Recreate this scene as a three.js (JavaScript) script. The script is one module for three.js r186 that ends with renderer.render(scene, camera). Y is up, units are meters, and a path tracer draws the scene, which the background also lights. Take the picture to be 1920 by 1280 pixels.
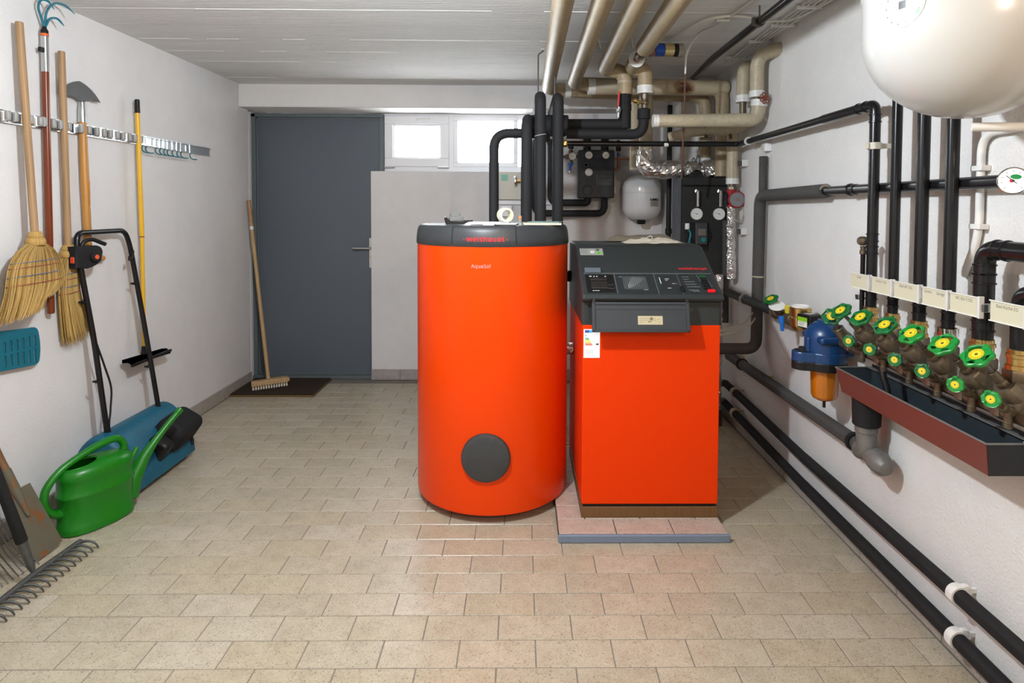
import * as THREE from 'three';
import { RoundedBoxGeometry } from 'three/addons/geometries/RoundedBoxGeometry.js';
import { mergeGeometries, toCreasedNormals } from 'three/addons/utils/BufferGeometryUtils.js';
import { FontLoader } from 'three/addons/loaders/FontLoader.js';
import { TextGeometry } from 'three/addons/geometries/TextGeometry.js';
import { Brush, Evaluator, SUBTRACTION } from 'three-bvh-csg';
import { RectAreaLightUniformsLib } from 'three/addons/lights/RectAreaLightUniformsLib.js';

// ---------------------------------------------------------------- camera, sky, exposure
const scene = new THREE.Scene();
const camera = new THREE.PerspectiveCamera(2 * Math.atan(640 / 1163.5) * 180 / Math.PI, 1.5, 0.05, 60);
camera.position.set(0, 1.382, 0);
camera.rotation.set(-0.0357, -0.0121, 0.0043, 'YXZ');
camera.setViewOffset(1920, 1280, -32.8, 210.6, 1920, 1280);   // shifted lens: upright verticals
scene.add(camera);
const renderer = new THREE.WebGLRenderer({ antialias: true });
renderer.toneMapping = THREE.LinearToneMapping;
renderer.toneMappingExposure = 0.93;
renderer.shadowMap.enabled = true;
scene.background = new THREE.Color(0.93, 0.97, 1.0);          // overcast daylight, enters only through the window
scene.backgroundIntensity = 24;
RectAreaLightUniformsLib.init();

// two bulkhead lamps on the ceiling, both nearer than the frame shows: a neutral one left of the middle, a warm one on the right
const LAMPS = [{ pos: [-0.45, -1.5], color: 0xeef6ff, power: 11.5, label: 'round frosted bulkhead lamp with neutral white light' }, { pos: [0.74, 0.5], color: 0xffe4c8, power: 5.5, label: 'round frosted bulkhead lamp with warm light' }];

// ---------------------------------------------------------------- helpers
const V = (x, y, z) => new THREE.Vector3(x, y, z);
function rng(seed) { let s = seed >>> 0; return () => { s = (s + 0x6d2b79f5) | 0; let t = Math.imul(s ^ (s >>> 15), 1 | s); t = (t + Math.imul(t ^ (t >>> 7), 61 | t)) ^ t; return ((t ^ (t >>> 14)) >>> 0) / 4294967296; }; }
const lerp = (a, b, t) => a + (b - a) * t, clamp = (x, a, b) => Math.min(b, Math.max(a, x));
const taken = new Map();
function numbered(name) { const n = taken.get(name) ?? 0; taken.set(name, n + 1); return n ? name + '_' + String(n).padStart(3, '0') : name; }

// tileable value noise
function lattice(seed, n) { const r = rng(seed), a = new Float32Array(n * n); for (let i = 0; i < n * n; i++) a[i] = r(); return a; }
function vnoise(l, n, x, y) {
  const xi = Math.floor(x), yi = Math.floor(y), fx = x - xi, fy = y - yi, u = fx * fx * (3 - 2 * fx), v = fy * fy * (3 - 2 * fy);
  const w = (i) => ((i % n) + n) % n, a = l[w(yi) * n + w(xi)], b = l[w(yi) * n + w(xi + 1)], c = l[w(yi + 1) * n + w(xi)], d = l[w(yi + 1) * n + w(xi + 1)];
  return lerp(lerp(a, b, u), lerp(c, d, u), v);
}
function field(seed, size, octaves) {                        // octaves: [[cellsX, cellsY, weight], ...]
  const ls = octaves.map(([cx, cy], i) => { const n = Math.max(cx, cy); return [lattice(seed * 31 + i * 7 + 1, n), n]; });
  const out = new Float32Array(size * size);
  for (let y = 0; y < size; y++) for (let x = 0; x < size; x++) {
    let s = 0;
    octaves.forEach(([cx, cy, w], i) => {
      const [l, n] = ls[i], px = x / size * cx, py = y / size * cy;
      const xi = Math.floor(px), yi = Math.floor(py), fx = px - xi, fy = py - yi, u = fx * fx * (3 - 2 * fx), v = fy * fy * (3 - 2 * fy);
      const x1 = (xi + 1) % cx, y1 = (yi + 1) % cy;
      s += w * lerp(lerp(l[yi * n + xi], l[yi * n + x1], u), lerp(l[y1 * n + xi], l[y1 * n + x1], u), v);
    });
    out[y * size + x] = s;
  }
  return out;
}
function dataTex(size, fn, metres, srgb = true, metresY = metres) {
  const d = new Uint8Array(size * size * 4);
  for (let i = 0; i < size * size; i++) { const c = fn(i, i % size, (i / size) | 0); d[i * 4] = clamp(c[0] * 255, 0, 255); d[i * 4 + 1] = clamp(c[1] * 255, 0, 255); d[i * 4 + 2] = clamp(c[2] * 255, 0, 255); d[i * 4 + 3] = 255; }
  const t = new THREE.DataTexture(d, size, size, THREE.RGBAFormat);
  t.wrapS = t.wrapT = THREE.RepeatWrapping; t.magFilter = THREE.LinearFilter; t.minFilter = THREE.LinearMipmapLinearFilter; t.generateMipmaps = true;
  t.repeat.set(1 / metres, 1 / metresY); if (srgb) t.colorSpace = THREE.SRGBColorSpace; t.needsUpdate = true;
  return t;
}
const grey = (v) => [v, v, v];
function canvasTex(w, h, draw) {
  const c = document.createElement('canvas'); c.width = w; c.height = h; const g = c.getContext('2d'); draw(g, w, h);
  const t = new THREE.CanvasTexture(c); t.colorSpace = THREE.SRGBColorSpace; t.magFilter = THREE.LinearFilter; return t;
}
const M = {};
function mat(color, roughness = 0.6, metalness = 0, extra = {}) {
  const { physical, ...rest } = extra;
  const m = physical ? new THREE.MeshPhysicalMaterial({ roughness, metalness, ...physical, ...rest }) : new THREE.MeshStandardMaterial({ roughness, metalness, ...rest });
  if (Array.isArray(color)) m.color.setRGB(...color); else m.color.set(color);
  return m;
}

// geometry ---------------------------------------------------------------
function clean(g) {                                          // same attributes everywhere, so that pieces can be joined
  let h = g.index ? g.toNonIndexed() : g;
  for (const k of Object.keys(h.attributes)) if (!['position', 'normal', 'uv'].includes(k)) h.deleteAttribute(k);
  if (!h.attributes.normal) h.computeVertexNormals();
  if (!h.attributes.uv) h.setAttribute('uv', new THREE.BufferAttribute(new Float32Array(h.attributes.position.count * 2), 2));
  return h;
}
function boxUV(g, ox = 0, oy = 0) {                          // uv in metres, projected along each face's axis
  const h = clean(g), p = h.attributes.position, n = h.attributes.normal, uv = h.attributes.uv;
  for (let i = 0; i < p.count; i++) {
    const ax = Math.abs(n.getX(i)), ay = Math.abs(n.getY(i)), az = Math.abs(n.getZ(i));
    if (ay >= ax && ay >= az) uv.setXY(i, p.getX(i) + ox, p.getZ(i) + oy);
    else if (ax >= az) uv.setXY(i, p.getZ(i) + ox, p.getY(i) + oy);
    else uv.setXY(i, p.getX(i) + ox, p.getY(i) + oy);
  }
  return h;
}
function merge(geos) { const l = (Array.isArray(geos) ? geos : [geos]).map(clean); return l.length === 1 ? l[0] : mergeGeometries(l); }
function box(x0, x1, y0, y1, z0, z1, bevel = 0.0015, seg = 1) {
  const w = Math.abs(x1 - x0), h = Math.abs(y1 - y0), d = Math.abs(z1 - z0), r = Math.min(bevel, w / 2.01, h / 2.01, d / 2.01);
  const g = r > 0 ? new RoundedBoxGeometry(w, h, d, seg, r) : new THREE.BoxGeometry(w, h, d);
  g.translate((x0 + x1) / 2, (y0 + y1) / 2, (z0 + z1) / 2);
  return boxUV(g);
}
function orient(g, p, dir, up) {                             // local +Y -> dir, placed at p
  const y = dir.clone().normalize(), a = up ? up.clone() : Math.abs(y.y) > 0.95 ? V(0, 0, 1) : V(0, 1, 0);
  const x = a.clone().cross(y).normalize(), z = x.clone().cross(y);
  g.applyMatrix4(new THREE.Matrix4().makeBasis(x, y, z).setPosition(p)); return g;
}
function rev(p, dir, prof, seg = 24) {                       // profile [[along, radius], ...] turned about the axis through p
  const pts = []; prof.forEach(([s, r]) => pts.push(new THREE.Vector2(Math.max(r, 1e-5), s)));
  let g = new THREE.LatheGeometry(pts, seg); g = toCreasedNormals(g, 0.6);
  const uv = g.attributes.uv, pos = g.attributes.position;
  for (let i = 0; i < uv.count; i++) uv.setXY(i, uv.getX(i) * 6.283 * prof[prof.length >> 1][1], pos.getY(i));
  return clean(orient(g, Array.isArray(p) ? V(...p) : p, Array.isArray(dir) ? V(...dir) : dir));
}
const cyl = (a, b, r, seg = 20, r2 = r, ch = 0) => {
  const p = V(...a), q = V(...b), d = q.clone().sub(p), L = d.length(); ch = ch || Math.min(r * 0.12, L * 0.2, 0.002);
  return rev(p, d, [[0, 0], [0, r - ch], [ch, r], [L - ch, r2], [L, r2 - ch], [L, 0]], seg);
};
const hexNut = (a, b, r) => { const p = V(...a), d = V(...b).sub(p), L = d.length(); return rev(p, d, [[0, 0], [0, r * 0.92], [L * 0.12, r], [L * 0.88, r], [L, r * 0.92], [L, 0]], 6); };
function route(pts, bend = 0.06, n = 7) {                    // corners of a polyline rounded
  const P = pts.map((p) => (p.isVector3 ? p : V(...p))), out = [P[0].clone()];
  for (let i = 1; i < P.length - 1; i++) {
    const a = P[i - 1].clone().sub(P[i]), b = P[i + 1].clone().sub(P[i]), la = a.length(), lb = b.length(), r = Math.min(bend, la * 0.48, lb * 0.48);
    a.normalize(); b.normalize(); const s = P[i].clone().addScaledVector(a, r), e = P[i].clone().addScaledVector(b, r);
    for (let k = 0; k <= n; k++) { const t = k / n; out.push(s.clone().multiplyScalar((1 - t) * (1 - t)).addScaledVector(P[i], 2 * t * (1 - t)).addScaledVector(e, t * t)); }
  }
  out.push(P[P.length - 1].clone()); return out;
}
function sweep(pts, r, sides = 16, caps = true, closed = false) {   // r: number or function of 0..1
  const P = pts.map((p) => (p.isVector3 ? p : V(...p))), N = P.length, rad = typeof r === 'function' ? r : () => r;
  const len = [0]; for (let i = 1; i < N; i++) len.push(len[i - 1] + P[i].distanceTo(P[i - 1])); const L = len[N - 1] || 1;
  const T = P.map((p, i) => { const a = i > 0 ? P[i].clone().sub(P[i - 1]).normalize() : V(0, 0, 0), b = i < N - 1 ? P[i + 1].clone().sub(P[i]).normalize() : V(0, 0, 0); const t = a.add(b); return t.lengthSq() < 1e-9 ? V(0, 1, 0) : t.normalize(); });
  let nrm = Math.abs(T[0].y) < 0.9 ? V(0, 1, 0) : V(1, 0, 0); nrm.sub(T[0].clone().multiplyScalar(nrm.dot(T[0]))).normalize();
  const pos = [], nor = [], uv = [], idx = [];
  for (let i = 0; i < N; i++) {
    nrm.sub(T[i].clone().multiplyScalar(nrm.dot(T[i]))).normalize(); const bi = T[i].clone().cross(nrm), R = rad(len[i] / L);
    for (let k = 0; k <= sides; k++) {
      const a = k / sides * Math.PI * 2, c = Math.cos(a), s = Math.sin(a), d = nrm.clone().multiplyScalar(c).addScaledVector(bi, s);
      pos.push(P[i].x + d.x * R, P[i].y + d.y * R, P[i].z + d.z * R); nor.push(d.x, d.y, d.z); uv.push(k / sides * 6.283 * rad(0.5), len[i]);
    }
  }
  for (let i = 0; i < N - 1; i++) for (let k = 0; k < sides; k++) { const a = i * (sides + 1) + k, b = a + sides + 1; idx.push(a, a + 1, b, b, a + 1, b + 1); }
  if (caps) for (const [i, sgn] of [[0, -1], [N - 1, 1]]) {
    const c = pos.length / 3; pos.push(P[i].x, P[i].y, P[i].z); nor.push(T[i].x * sgn, T[i].y * sgn, T[i].z * sgn); uv.push(0, 0);
    for (let k = 0; k <= sides; k++) { const j = (i * (sides + 1) + k) * 3; pos.push(pos[j], pos[j + 1], pos[j + 2]); nor.push(T[i].x * sgn, T[i].y * sgn, T[i].z * sgn); uv.push(0, 0); }
    for (let k = 0; k < sides; k++) sgn > 0 ? idx.push(c, c + 1 + k, c + 2 + k) : idx.push(c, c + 2 + k, c + 1 + k);
  }
  const g = new THREE.BufferGeometry(); g.setAttribute('position', new THREE.Float32BufferAttribute(pos, 3)); g.setAttribute('normal', new THREE.Float32BufferAttribute(nor, 3)); g.setAttribute('uv', new THREE.Float32BufferAttribute(uv, 2)); g.setIndex(idx);
  return clean(g);
}
const pipe = (pts, r, bend = 0.07, sides = 20) => sweep(route(pts, bend, 8), r, sides);
const curve = (pts, r, n = 24, sides = 10) => sweep(new THREE.CatmullRomCurve3(pts.map((p) => V(...p)), false, 'centripetal').getPoints(n), r, sides);
function extrude(shape, depth, bevel = 0.002, seg = 1, curveSegments = 16) {
  const g = new THREE.ExtrudeGeometry(shape, { depth: Math.max(depth - 2 * bevel, 1e-4), bevelEnabled: bevel > 0, bevelThickness: bevel, bevelSize: bevel, bevelOffset: -bevel, bevelSegments: seg, curveSegments });
  g.translate(0, 0, bevel); return clean(g);
}
const poly = (pts) => { const s = new THREE.Shape(); pts.forEach(([x, y], i) => (i ? s.lineTo(x, y) : s.moveTo(x, y))); return s; };
const place = (g, x, y, z, rx = 0, ry = 0, rz = 0) => { g.applyMatrix4(new THREE.Matrix4().makeRotationFromEuler(new THREE.Euler(rx, ry, rz, 'YXZ')).setPosition(x, y, z)); return g; };
function basis(g, p, x, y, z) { g.applyMatrix4(new THREE.Matrix4().makeBasis(V(...x), V(...y), V(...z)).setPosition(V(...p))); return g; }

function obj(name, geos, material, parent = scene) {
  const m = new THREE.Mesh(merge(geos), material); m.name = parent === scene ? numbered(name) : name; m.castShadow = m.receiveShadow = true; parent.add(m); return m;
}
function tag(o, label, category, group) { o.userData = { label, category }; if (group) o.userData.group = group; return o; }
function thing(name, label, category, [x, y, z] = [0, 0, 0], turn = 0, group) {
  const o = new THREE.Group(); o.name = numbered(name); o.position.set(x, y, z); o.rotation.y = turn; scene.add(o); return tag(o, label, category, group);
}
// a thing whose parts are given in room coordinates: its group sits at base, the parts are moved back by it
function at(o, [x, y, z]) { o.position.set(x, y, z); o.children.forEach((c) => c.geometry && c.geometry.translate(-x, -y, -z)); o.children.forEach((c) => c.traverse((k) => k !== c && k.geometry && k.geometry.translate(-x, -y, -z))); return o; }
function struct(name, geos, material, parent = scene, label, category) {
  const o = obj(name, geos, material, parent); if (parent === scene) o.userData = { kind: 'structure', label, category }; return o;
}
function plate(p, right, up, w, h, tex, name, parent, material) { // a flat printed face, w x h metres, centred at p
  const g = new THREE.PlaneGeometry(w, h), r = V(...right).normalize(), u = V(...up).normalize(), n = r.clone().cross(u);
  basis(g, p, r.toArray(), u.toArray(), n.toArray());
  return obj(name, clean(g), material ?? new THREE.MeshStandardMaterial({ map: tex, roughness: 0.5 }), parent);
}

// ---------------------------------------------------------------- surface textures
const fPlaster = field(3, 512, [[90, 90, 0.5], [170, 170, 0.3], [24, 24, 0.35], [7, 7, 0.25]]);
const tPlasterBump = dataTex(512, (i) => grey(fPlaster[i] / 1.4), 0.55, false);
const fBlotch = field(5, 512, [[5, 5, 0.5], [13, 13, 0.3], [40, 40, 0.2]]);
const tPlasterCol = dataTex(512, (i) => { const v = 0.93 + 0.07 * fBlotch[i]; return [v, v * 0.997, v * 0.992]; }, 2.3);
const fBoard = field(9, 512, [[6, 160, 0.5], [20, 300, 0.3], [60, 60, 0.2], [3, 12, 0.3]]);
const tBoardBump = dataTex(512, (i) => grey(fBoard[i] / 1.3), 1.1, false);
const tBoardCol = dataTex(512, (i) => { const v = 0.9 + 0.1 * fBoard[i] / 1.3; return [v, v, v]; }, 1.1);
const fSpeck = field(12, 512, [[256, 256, 0.6], [128, 128, 0.4]]), fSpeck2 = field(13, 512, [[10, 10, 0.5], [30, 30, 0.5]]);
const tTileCol = dataTex(512, (i) => { const s = fSpeck[i], b = fSpeck2[i], v = 0.88 + 0.09 * b - (s > 0.66 ? (s - 0.66) * 1.5 : 0) + (s < 0.3 ? 0.06 : 0); return [v, v * (0.985 + 0.015 * b), v * (0.96 + 0.03 * b)]; }, 0.5);
const tTileBump = dataTex(512, (i) => grey(fSpeck[i] * 0.6 + fSpeck2[i] * 0.4), 0.5, false);
const fGrain = field(17, 512, [[40, 4, 0.5], [120, 6, 0.35], [10, 3, 0.3]]);
const tWood = dataTex(512, (i) => { const v = 0.72 + 0.28 * clamp(fGrain[i] / 1.1, 0, 1); return [v, v * 0.97, v * 0.92]; }, 0.12, true, 0.6);
const fFoam = field(19, 256, [[96, 96, 0.7], [40, 40, 0.3]]);
const tFoam = dataTex(256, (i) => { const v = 0.35 + 0.65 * fFoam[i]; return grey(v); }, 0.11);
const tFoamBump = dataTex(256, (i) => grey(fFoam[i]), 0.11, false);
const fFoil = field(23, 512, [[16, 16, 0.5], [38, 38, 0.4], [90, 90, 0.25]]);
const tFoilBump = dataTex(512, (i) => grey(Math.abs(fFoil[i] / 1.15 - 0.5) * 2), 0.22, false);
const fRust = field(29, 512, [[6, 6, 0.5], [18, 18, 0.35], [60, 60, 0.25]]);
const tRust = dataTex(512, (i) => { const v = fRust[i] / 1.1, k = clamp((v - 0.5) * 5, 0, 1); return [lerp(0.42, 0.55, k), lerp(0.4, 0.33, k), lerp(0.33, 0.15, k)]; }, 0.3);
const fDust = field(31, 512, [[8, 8, 0.4], [30, 30, 0.3], [120, 120, 0.35]]);
const tDust = dataTex(512, (i) => { const v = 0.8 + 0.2 * clamp(fDust[i] / 1.05, 0, 1); return grey(v); }, 0.4);
const tStraw = dataTex(512, (i, x) => { const v = 0.62 + 0.38 * clamp(fGrain[i] / 1.1, 0, 1) - (x % 7 === 0 ? 0.12 : 0); return [v, v * 0.95, v * 0.8]; }, 0.05, true, 0.5);
const tCoir = dataTex(256, (i) => { const v = 0.4 + 0.6 * fFoam[i]; return [v, v * 0.9, v * 0.8]; }, 0.06);

Object.assign(M, {
  plaster: mat([0.74, 0.735, 0.73], 0.9, 0, { map: tPlasterCol, bumpMap: tPlasterBump, bumpScale: 0.0018 }),
  plasterRough: mat([0.74, 0.73, 0.71], 0.88, 0, { map: tPlasterCol, bumpMap: tPlasterBump, bumpScale: 0.0026 }),
  concrete: mat([0.8, 0.795, 0.785], 0.85, 0, { map: tBoardCol, bumpMap: tBoardBump, bumpScale: 0.003 }),
  seam: mat([0.78, 0.775, 0.765], 0.85),
  grout: mat([0.23, 0.2, 0.165], 0.95, 0, { map: tDust }),
  skirt: mat([0.42, 0.385, 0.345], 0.5, 0, { map: tTileCol }),
  skirtPink: mat([0.46, 0.42, 0.41], 0.5, 0, { map: tTileCol }),
  door: mat([0.092, 0.11, 0.132], 0.5, 0, { bumpMap: tDust, bumpScale: 0.0004 }),
  doorFrame: mat([0.105, 0.13, 0.14], 0.45),
  pvc: mat([0.82, 0.83, 0.85], 0.35),
  gasket: mat([0.05, 0.05, 0.055], 0.7),
  glass: mat([1, 1, 1], 0.02, 0, { physical: { transmission: 1, thickness: 0, ior: 1.5 } }),
  steel: mat([0.6, 0.6, 0.59], 0.35, 1), chrome: mat([0.8, 0.8, 0.8], 0.12, 1), zinc: mat([0.62, 0.64, 0.65], 0.28, 1), darkSteel: mat([0.16, 0.155, 0.15], 0.5, 0.7, { map: tDust }),
  brass: mat([0.62, 0.43, 0.16], 0.3, 1), bronze: mat([0.205, 0.165, 0.115], 0.45, 0.75, { map: tDust }), copper: mat([0.42, 0.2, 0.12], 0.4, 0.9),
  black: mat([0.008, 0.008, 0.009], 0.42, 0, { physical: { specularIntensity: 0.6 } }), blackMatt: mat([0.015, 0.015, 0.016], 0.75, 0, { map: tDust, physical: { specularIntensity: 0.5 } }), blackGloss: mat([0.007, 0.007, 0.008], 0.27, 0, { physical: { specularIntensity: 0.75 } }),
  foamPipe: mat([0.016, 0.0165, 0.018], 0.7, 0, { physical: { specularIntensity: 0.6 }, bumpMap: tFoamBump, bumpScale: 0.0006 }), greyFoam: mat([0.07, 0.066, 0.062], 0.75, 0, { map: tDust }),
  tan: mat([0.43, 0.335, 0.2], 0.48, 0, { map: tDust }), cream: mat([0.54, 0.465, 0.325], 0.42, 0, { map: tDust }), collar: mat([0.72, 0.72, 0.69], 0.4),
  orange: mat([0.78, 0.052, 0.0008], 0.34, 0, { physical: { specularIntensity: 0.25, clearcoat: 0.16, clearcoatRoughness: 0.08 } }),
  orangeMatt: mat([0.74, 0.04, 0.0008], 0.55, 0, { physical: { specularIntensity: 0.2 }, bumpMap: tFoamBump, bumpScale: 0.0002 }),
  hood: mat([0.02, 0.025, 0.025], 0.5, 0, { bumpMap: tFoamBump, bumpScale: 0.0003 }), hoodBlue: mat([0.016, 0.024, 0.031], 0.5), capGrey: mat([0.034, 0.037, 0.04], 0.42),
  red: mat([0.62, 0.02, 0.02], 0.4), redDark: mat([0.3, 0.012, 0.018], 0.4),
  green: mat([0.006, 0.13, 0.03], 0.32), greenBright: mat([0.01, 0.24, 0.035], 0.32), canGreen: mat([0.003, 0.155, 0.004], 0.33), teal: mat([0.003, 0.125, 0.18], 0.42), tealDark: mat([0.004, 0.13, 0.15], 0.4),
  yellow: mat([0.75, 0.42, 0.015], 0.32), yellowDisc: mat([0.7, 0.55, 0.02], 0.45), blue: mat([0.006, 0.04, 0.13], 0.3), blueTap: mat([0.01, 0.16, 0.6], 0.4),
  amber: mat([0.45, 0.135, 0.004], 0.15, 0, { physical: { clearcoat: 0.6, clearcoatRoughness: 0.1 } }),
  white: mat([0.74, 0.74, 0.72], 0.4), whitePaint: mat([0.7, 0.69, 0.66], 0.5), whiteGloss: mat([0.52, 0.515, 0.485], 0.25, 0, { physical: { clearcoat: 0.4, clearcoatRoughness: 0.2 } }), greyVessel: mat([0.62, 0.63, 0.63], 0.22),
  woodOld: mat([0.46, 0.3, 0.16], 0.6, 0, { map: tWood }), woodRed: mat([0.23, 0.05, 0.015], 0.3, 0, { map: tWood }), woodOrange: mat([0.6, 0.3, 0.07], 0.4, 0, { map: tWood }), woodPale: mat([0.6, 0.42, 0.22], 0.55, 0, { map: tWood }), woodDark: mat([0.2, 0.1, 0.035], 0.6, 0, { map: tWood }),
  straw: mat([0.72, 0.5, 0.2], 0.75, 0, { map: tStraw }), strawPale: mat([0.78, 0.6, 0.3], 0.75, 0, { map: tStraw }), strawDark: mat([0.5, 0.32, 0.11], 0.75, 0, { map: tStraw }), thread: mat([0.12, 0.16, 0.26], 0.8), threadRed: mat([0.35, 0.09, 0.06], 0.8),
  foil: mat([0.8, 0.79, 0.77], 0.3, 1),
  epp: mat([0.05, 0.048, 0.045], 0.85, 0, { map: tFoam, bumpMap: tFoamBump, bumpScale: 0.001 }),
  solarBox: mat([0.014, 0.021, 0.029], 0.5), rust: mat([0.75, 0.75, 0.75], 0.75, 0.2, { map: tRust }), rustPipe: mat([0.12, 0.055, 0.035], 0.75), iron: mat([0.12, 0.125, 0.12], 0.5, 0.6, { map: tDust }),
  coir: mat([0.07, 0.035, 0.012], 0.95, 0, { map: tCoir, bumpMap: tFoamBump, bumpScale: 0.004 }), paper: mat([0.82, 0.83, 0.85], 0.7), paperCream: mat([0.72, 0.67, 0.5], 0.7), bag: mat([0.55, 0.5, 0.4], 0.45),
  concreteBlock: mat([0.1, 0.085, 0.075], 0.95, 0, { map: tFoam, bumpMap: tFoamBump, bumpScale: 0.003 }), blueEdge: mat([0.2, 0.25, 0.34], 0.55, 0, { map: tDust }),
  brownTray: mat([0.14, 0.04, 0.03], 0.38), pvcGrey: mat([0.135, 0.13, 0.12], 0.45), boxBeige: mat([0.58, 0.56, 0.47], 0.45), cable: mat([0.66, 0.66, 0.62], 0.5), cableTan: mat([0.42, 0.36, 0.27], 0.6),
});
const tileMats = [[0.49, 0.438, 0.335], [0.505, 0.448, 0.345], [0.47, 0.42, 0.322], [0.52, 0.468, 0.37], [0.485, 0.425, 0.315]].map((c) => mat(c, 0.29, 0, { map: tTileCol, bumpMap: tTileBump, bumpScale: 0.0004 }));
const tilePink = [[0.55, 0.44, 0.37], [0.53, 0.43, 0.36]].map((c) => mat(c, 0.4, 0, { map: tTileCol, bumpMap: tTileBump, bumpScale: 0.0004 }));

// ---------------------------------------------------------------- the room
const XL = -2.123, XR = 1.353, H = 2.294, ZB = -4.92, ZF = 1.9;
struct('wall_left', [box(XL - 0.15, XL, -0.1, H, -4.85, ZF, 0), box(-2.35, -2.2, -0.1, H, -5.2, -4.85, 0)], M.plaster, scene, 'rough white plastered wall hung with garden tools', 'wall');
struct('wall_right', box(XR, XR + 0.15, -0.1, H, -5.2, ZF, 0), M.plasterRough, scene, 'rough white plastered wall carrying the black water pipes', 'wall');
struct('wall_front', box(XL - 0.15, XR + 0.15, -0.1, H, ZF, ZF + 0.15, 0), M.plaster, scene, 'white plastered wall opposite the grey door', 'wall');
struct('wall_back', [
  box(-1.195, 0.05, -0.1, 1.66, -4.955, ZB, 0.004), box(-1.12, 0.05, -0.1, 1.66, -5.2, -4.955, 0),
  box(0.05, XR, -0.1, H, -5.2, ZB, 0), box(-2.2, 0.05, 2.12, H, -5.2, ZB, 0), box(-2.2, -2.144, -0.1, 2.12, -5.2, ZB - 0.005, 0)], M.plaster, scene, 'white plastered wall with the grey door and the window', 'wall');
struct('trim_1', box(XL, XR, 2.12, H, ZB, -4.69, 0.004), M.plaster, scene, 'white plastered ceiling beam above door and window', 'beam');
struct('wall_chimney', box(1.11, XR, 0, H, ZB, -4.36, 0.004), M.plasterRough, scene, 'white plastered chimney breast behind the black foam pump station', 'chimney');
const ceiling = struct('ceiling', box(XL - 0.15, XR + 0.15, H, H + 0.15, -5.2, ZF + 0.15, 0), M.concrete, scene, 'white painted board-marked concrete ceiling', 'ceiling');
{ // raised fins that the formwork joints left
  const r = rng(4);
  for (const [z, t] of [[-2.93, 1], [-3.45, 0.6], [-3.72, 0.5], [-3.98, 0.8], [-4.47, 0.6], [-2.45, 0.8], [-1.95, 0.7], [-1.4, 0.7], [-0.85, 0.8], [-0.3, 0.7]]) {
    const g = []; let x = XL + 0.02;
    while (x < XR - 0.05) { const L = 0.12 + r() * 0.5 * t, w = 0.0018 + r() * 0.0025 * t, hh = 0.001 + 0.0016 * r() * t; g.push(box(x, Math.min(x + L, XR), H - hh, H + 0.001, z - w / 2 + (r() - 0.5) * 0.003, z + w / 2, 0)); x += L + (r() > t * 0.85 ? r() * 0.25 : 0.002); }
    obj('board_seam', g, M.seam, ceiling);
  }
}
// floor: clay tiles in half bond over a recessed grout bed
const floor = struct('floor', box(XL - 0.1, XR + 0.1, -0.12, -0.0022, -5.2, ZF + 0.1, 0), M.grout, scene, 'beige speckled clay tile floor in half bond', 'floor');
function tileGeo(w, d, u, v, t = 0.0135) {                   // a tile with chamfered arrises, top at y = 0
  const e = 0.0016, X = w / 2, Z = d / 2, pos = [], q = (a, b, c, f) => pos.push(...a, ...b, ...c, ...a, ...c, ...f);
  const top = [[-X + e, 0, Z - e], [X - e, 0, Z - e], [X - e, 0, -Z + e], [-X + e, 0, -Z + e]], mid = [[-X, -e, Z], [X, -e, Z], [X, -e, -Z], [-X, -e, -Z]], low = mid.map(([a, , c]) => [a, -t, c]);
  q(...top); for (let i = 0; i < 4; i++) { const j = (i + 1) % 4; q(mid[i], mid[j], top[j], top[i]); q(low[i], low[j], mid[j], mid[i]); }
  const g = new THREE.BufferGeometry(); g.setAttribute('position', new THREE.Float32BufferAttribute(pos, 3)); g.computeVertexNormals(); g.setAttribute('uv', new THREE.Float32BufferAttribute(new Float32Array(pos.length / 3 * 2), 2));
  return boxUV(g, u, v);
}
{
  const r = rng(77), W = 0.24, D = 0.12, J = 0.0035, variants = [0, 1, 2, 3, 4, 5].map((i) => tileGeo(W - J, D - J, i * 0.083, i * 0.171)), rest = [];
  const cells = [];
  for (let k = -38; k <= 18; k++) {
    const z = -(2.6562 + k * D) + D / 2, x0 = (k % 2 === 0 ? -0.672 : -0.552);
    for (let n = -8; n <= 10; n++) {
      const a = Math.max(x0 + n * W, XL + 0.012), b = Math.min(x0 + (n + 1) * W, XR - 0.012); if (b - a < 0.03) continue;
      const zf = Math.max(z - D / 2, ZB + 0.01), zn = Math.min(z + D / 2, ZF); if (zn - zf < 0.02) continue;
      cells.push({ a, b, zf, zn, z: (zf + zn) / 2, k });
    }
  }
  const hidden = (c) => { const x = (c.a + c.b) / 2; return c.k < -8 || (Math.hypot(x + 0.14, c.z + 3.05) < 0.33) || (x > 0.1 && x < 1 && c.z < -2.6) || (x > -0.4 && c.z < -3.35) || (x < -1.95 && c.z < -2.95); };
  const seen = cells.filter((c) => !hidden(c)).sort((p, q) => q.z - p.z).slice(0, 300), set = new Set(seen);
  for (const c of cells) {
    const full = c.b - c.a > W - 1e-4 && c.zn - c.zf > D - 1e-4, i = (r() * 6) | 0, y = (r() - 0.5) * 0.0007, m = (r() * 5) | 0;
    const g = full ? variants[i] : tileGeo(c.b - c.a - J, c.zn - c.zf - J, i * 0.09, i * 0.13);
    if (set.has(c)) { const t = new THREE.Mesh(g, tileMats[m]); t.name = 'tile'; t.position.set((c.a + c.b) / 2, y, (c.zf + c.zn) / 2); t.castShadow = t.receiveShadow = true; floor.add(t); }
    else rest.push(g.clone().translate((c.a + c.b) / 2, y, (c.zf + c.zn) / 2));
  }
  const o = obj('tile_field', rest, tileMats[0], floor); o.userData.kind = 'stuff';
}
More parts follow.
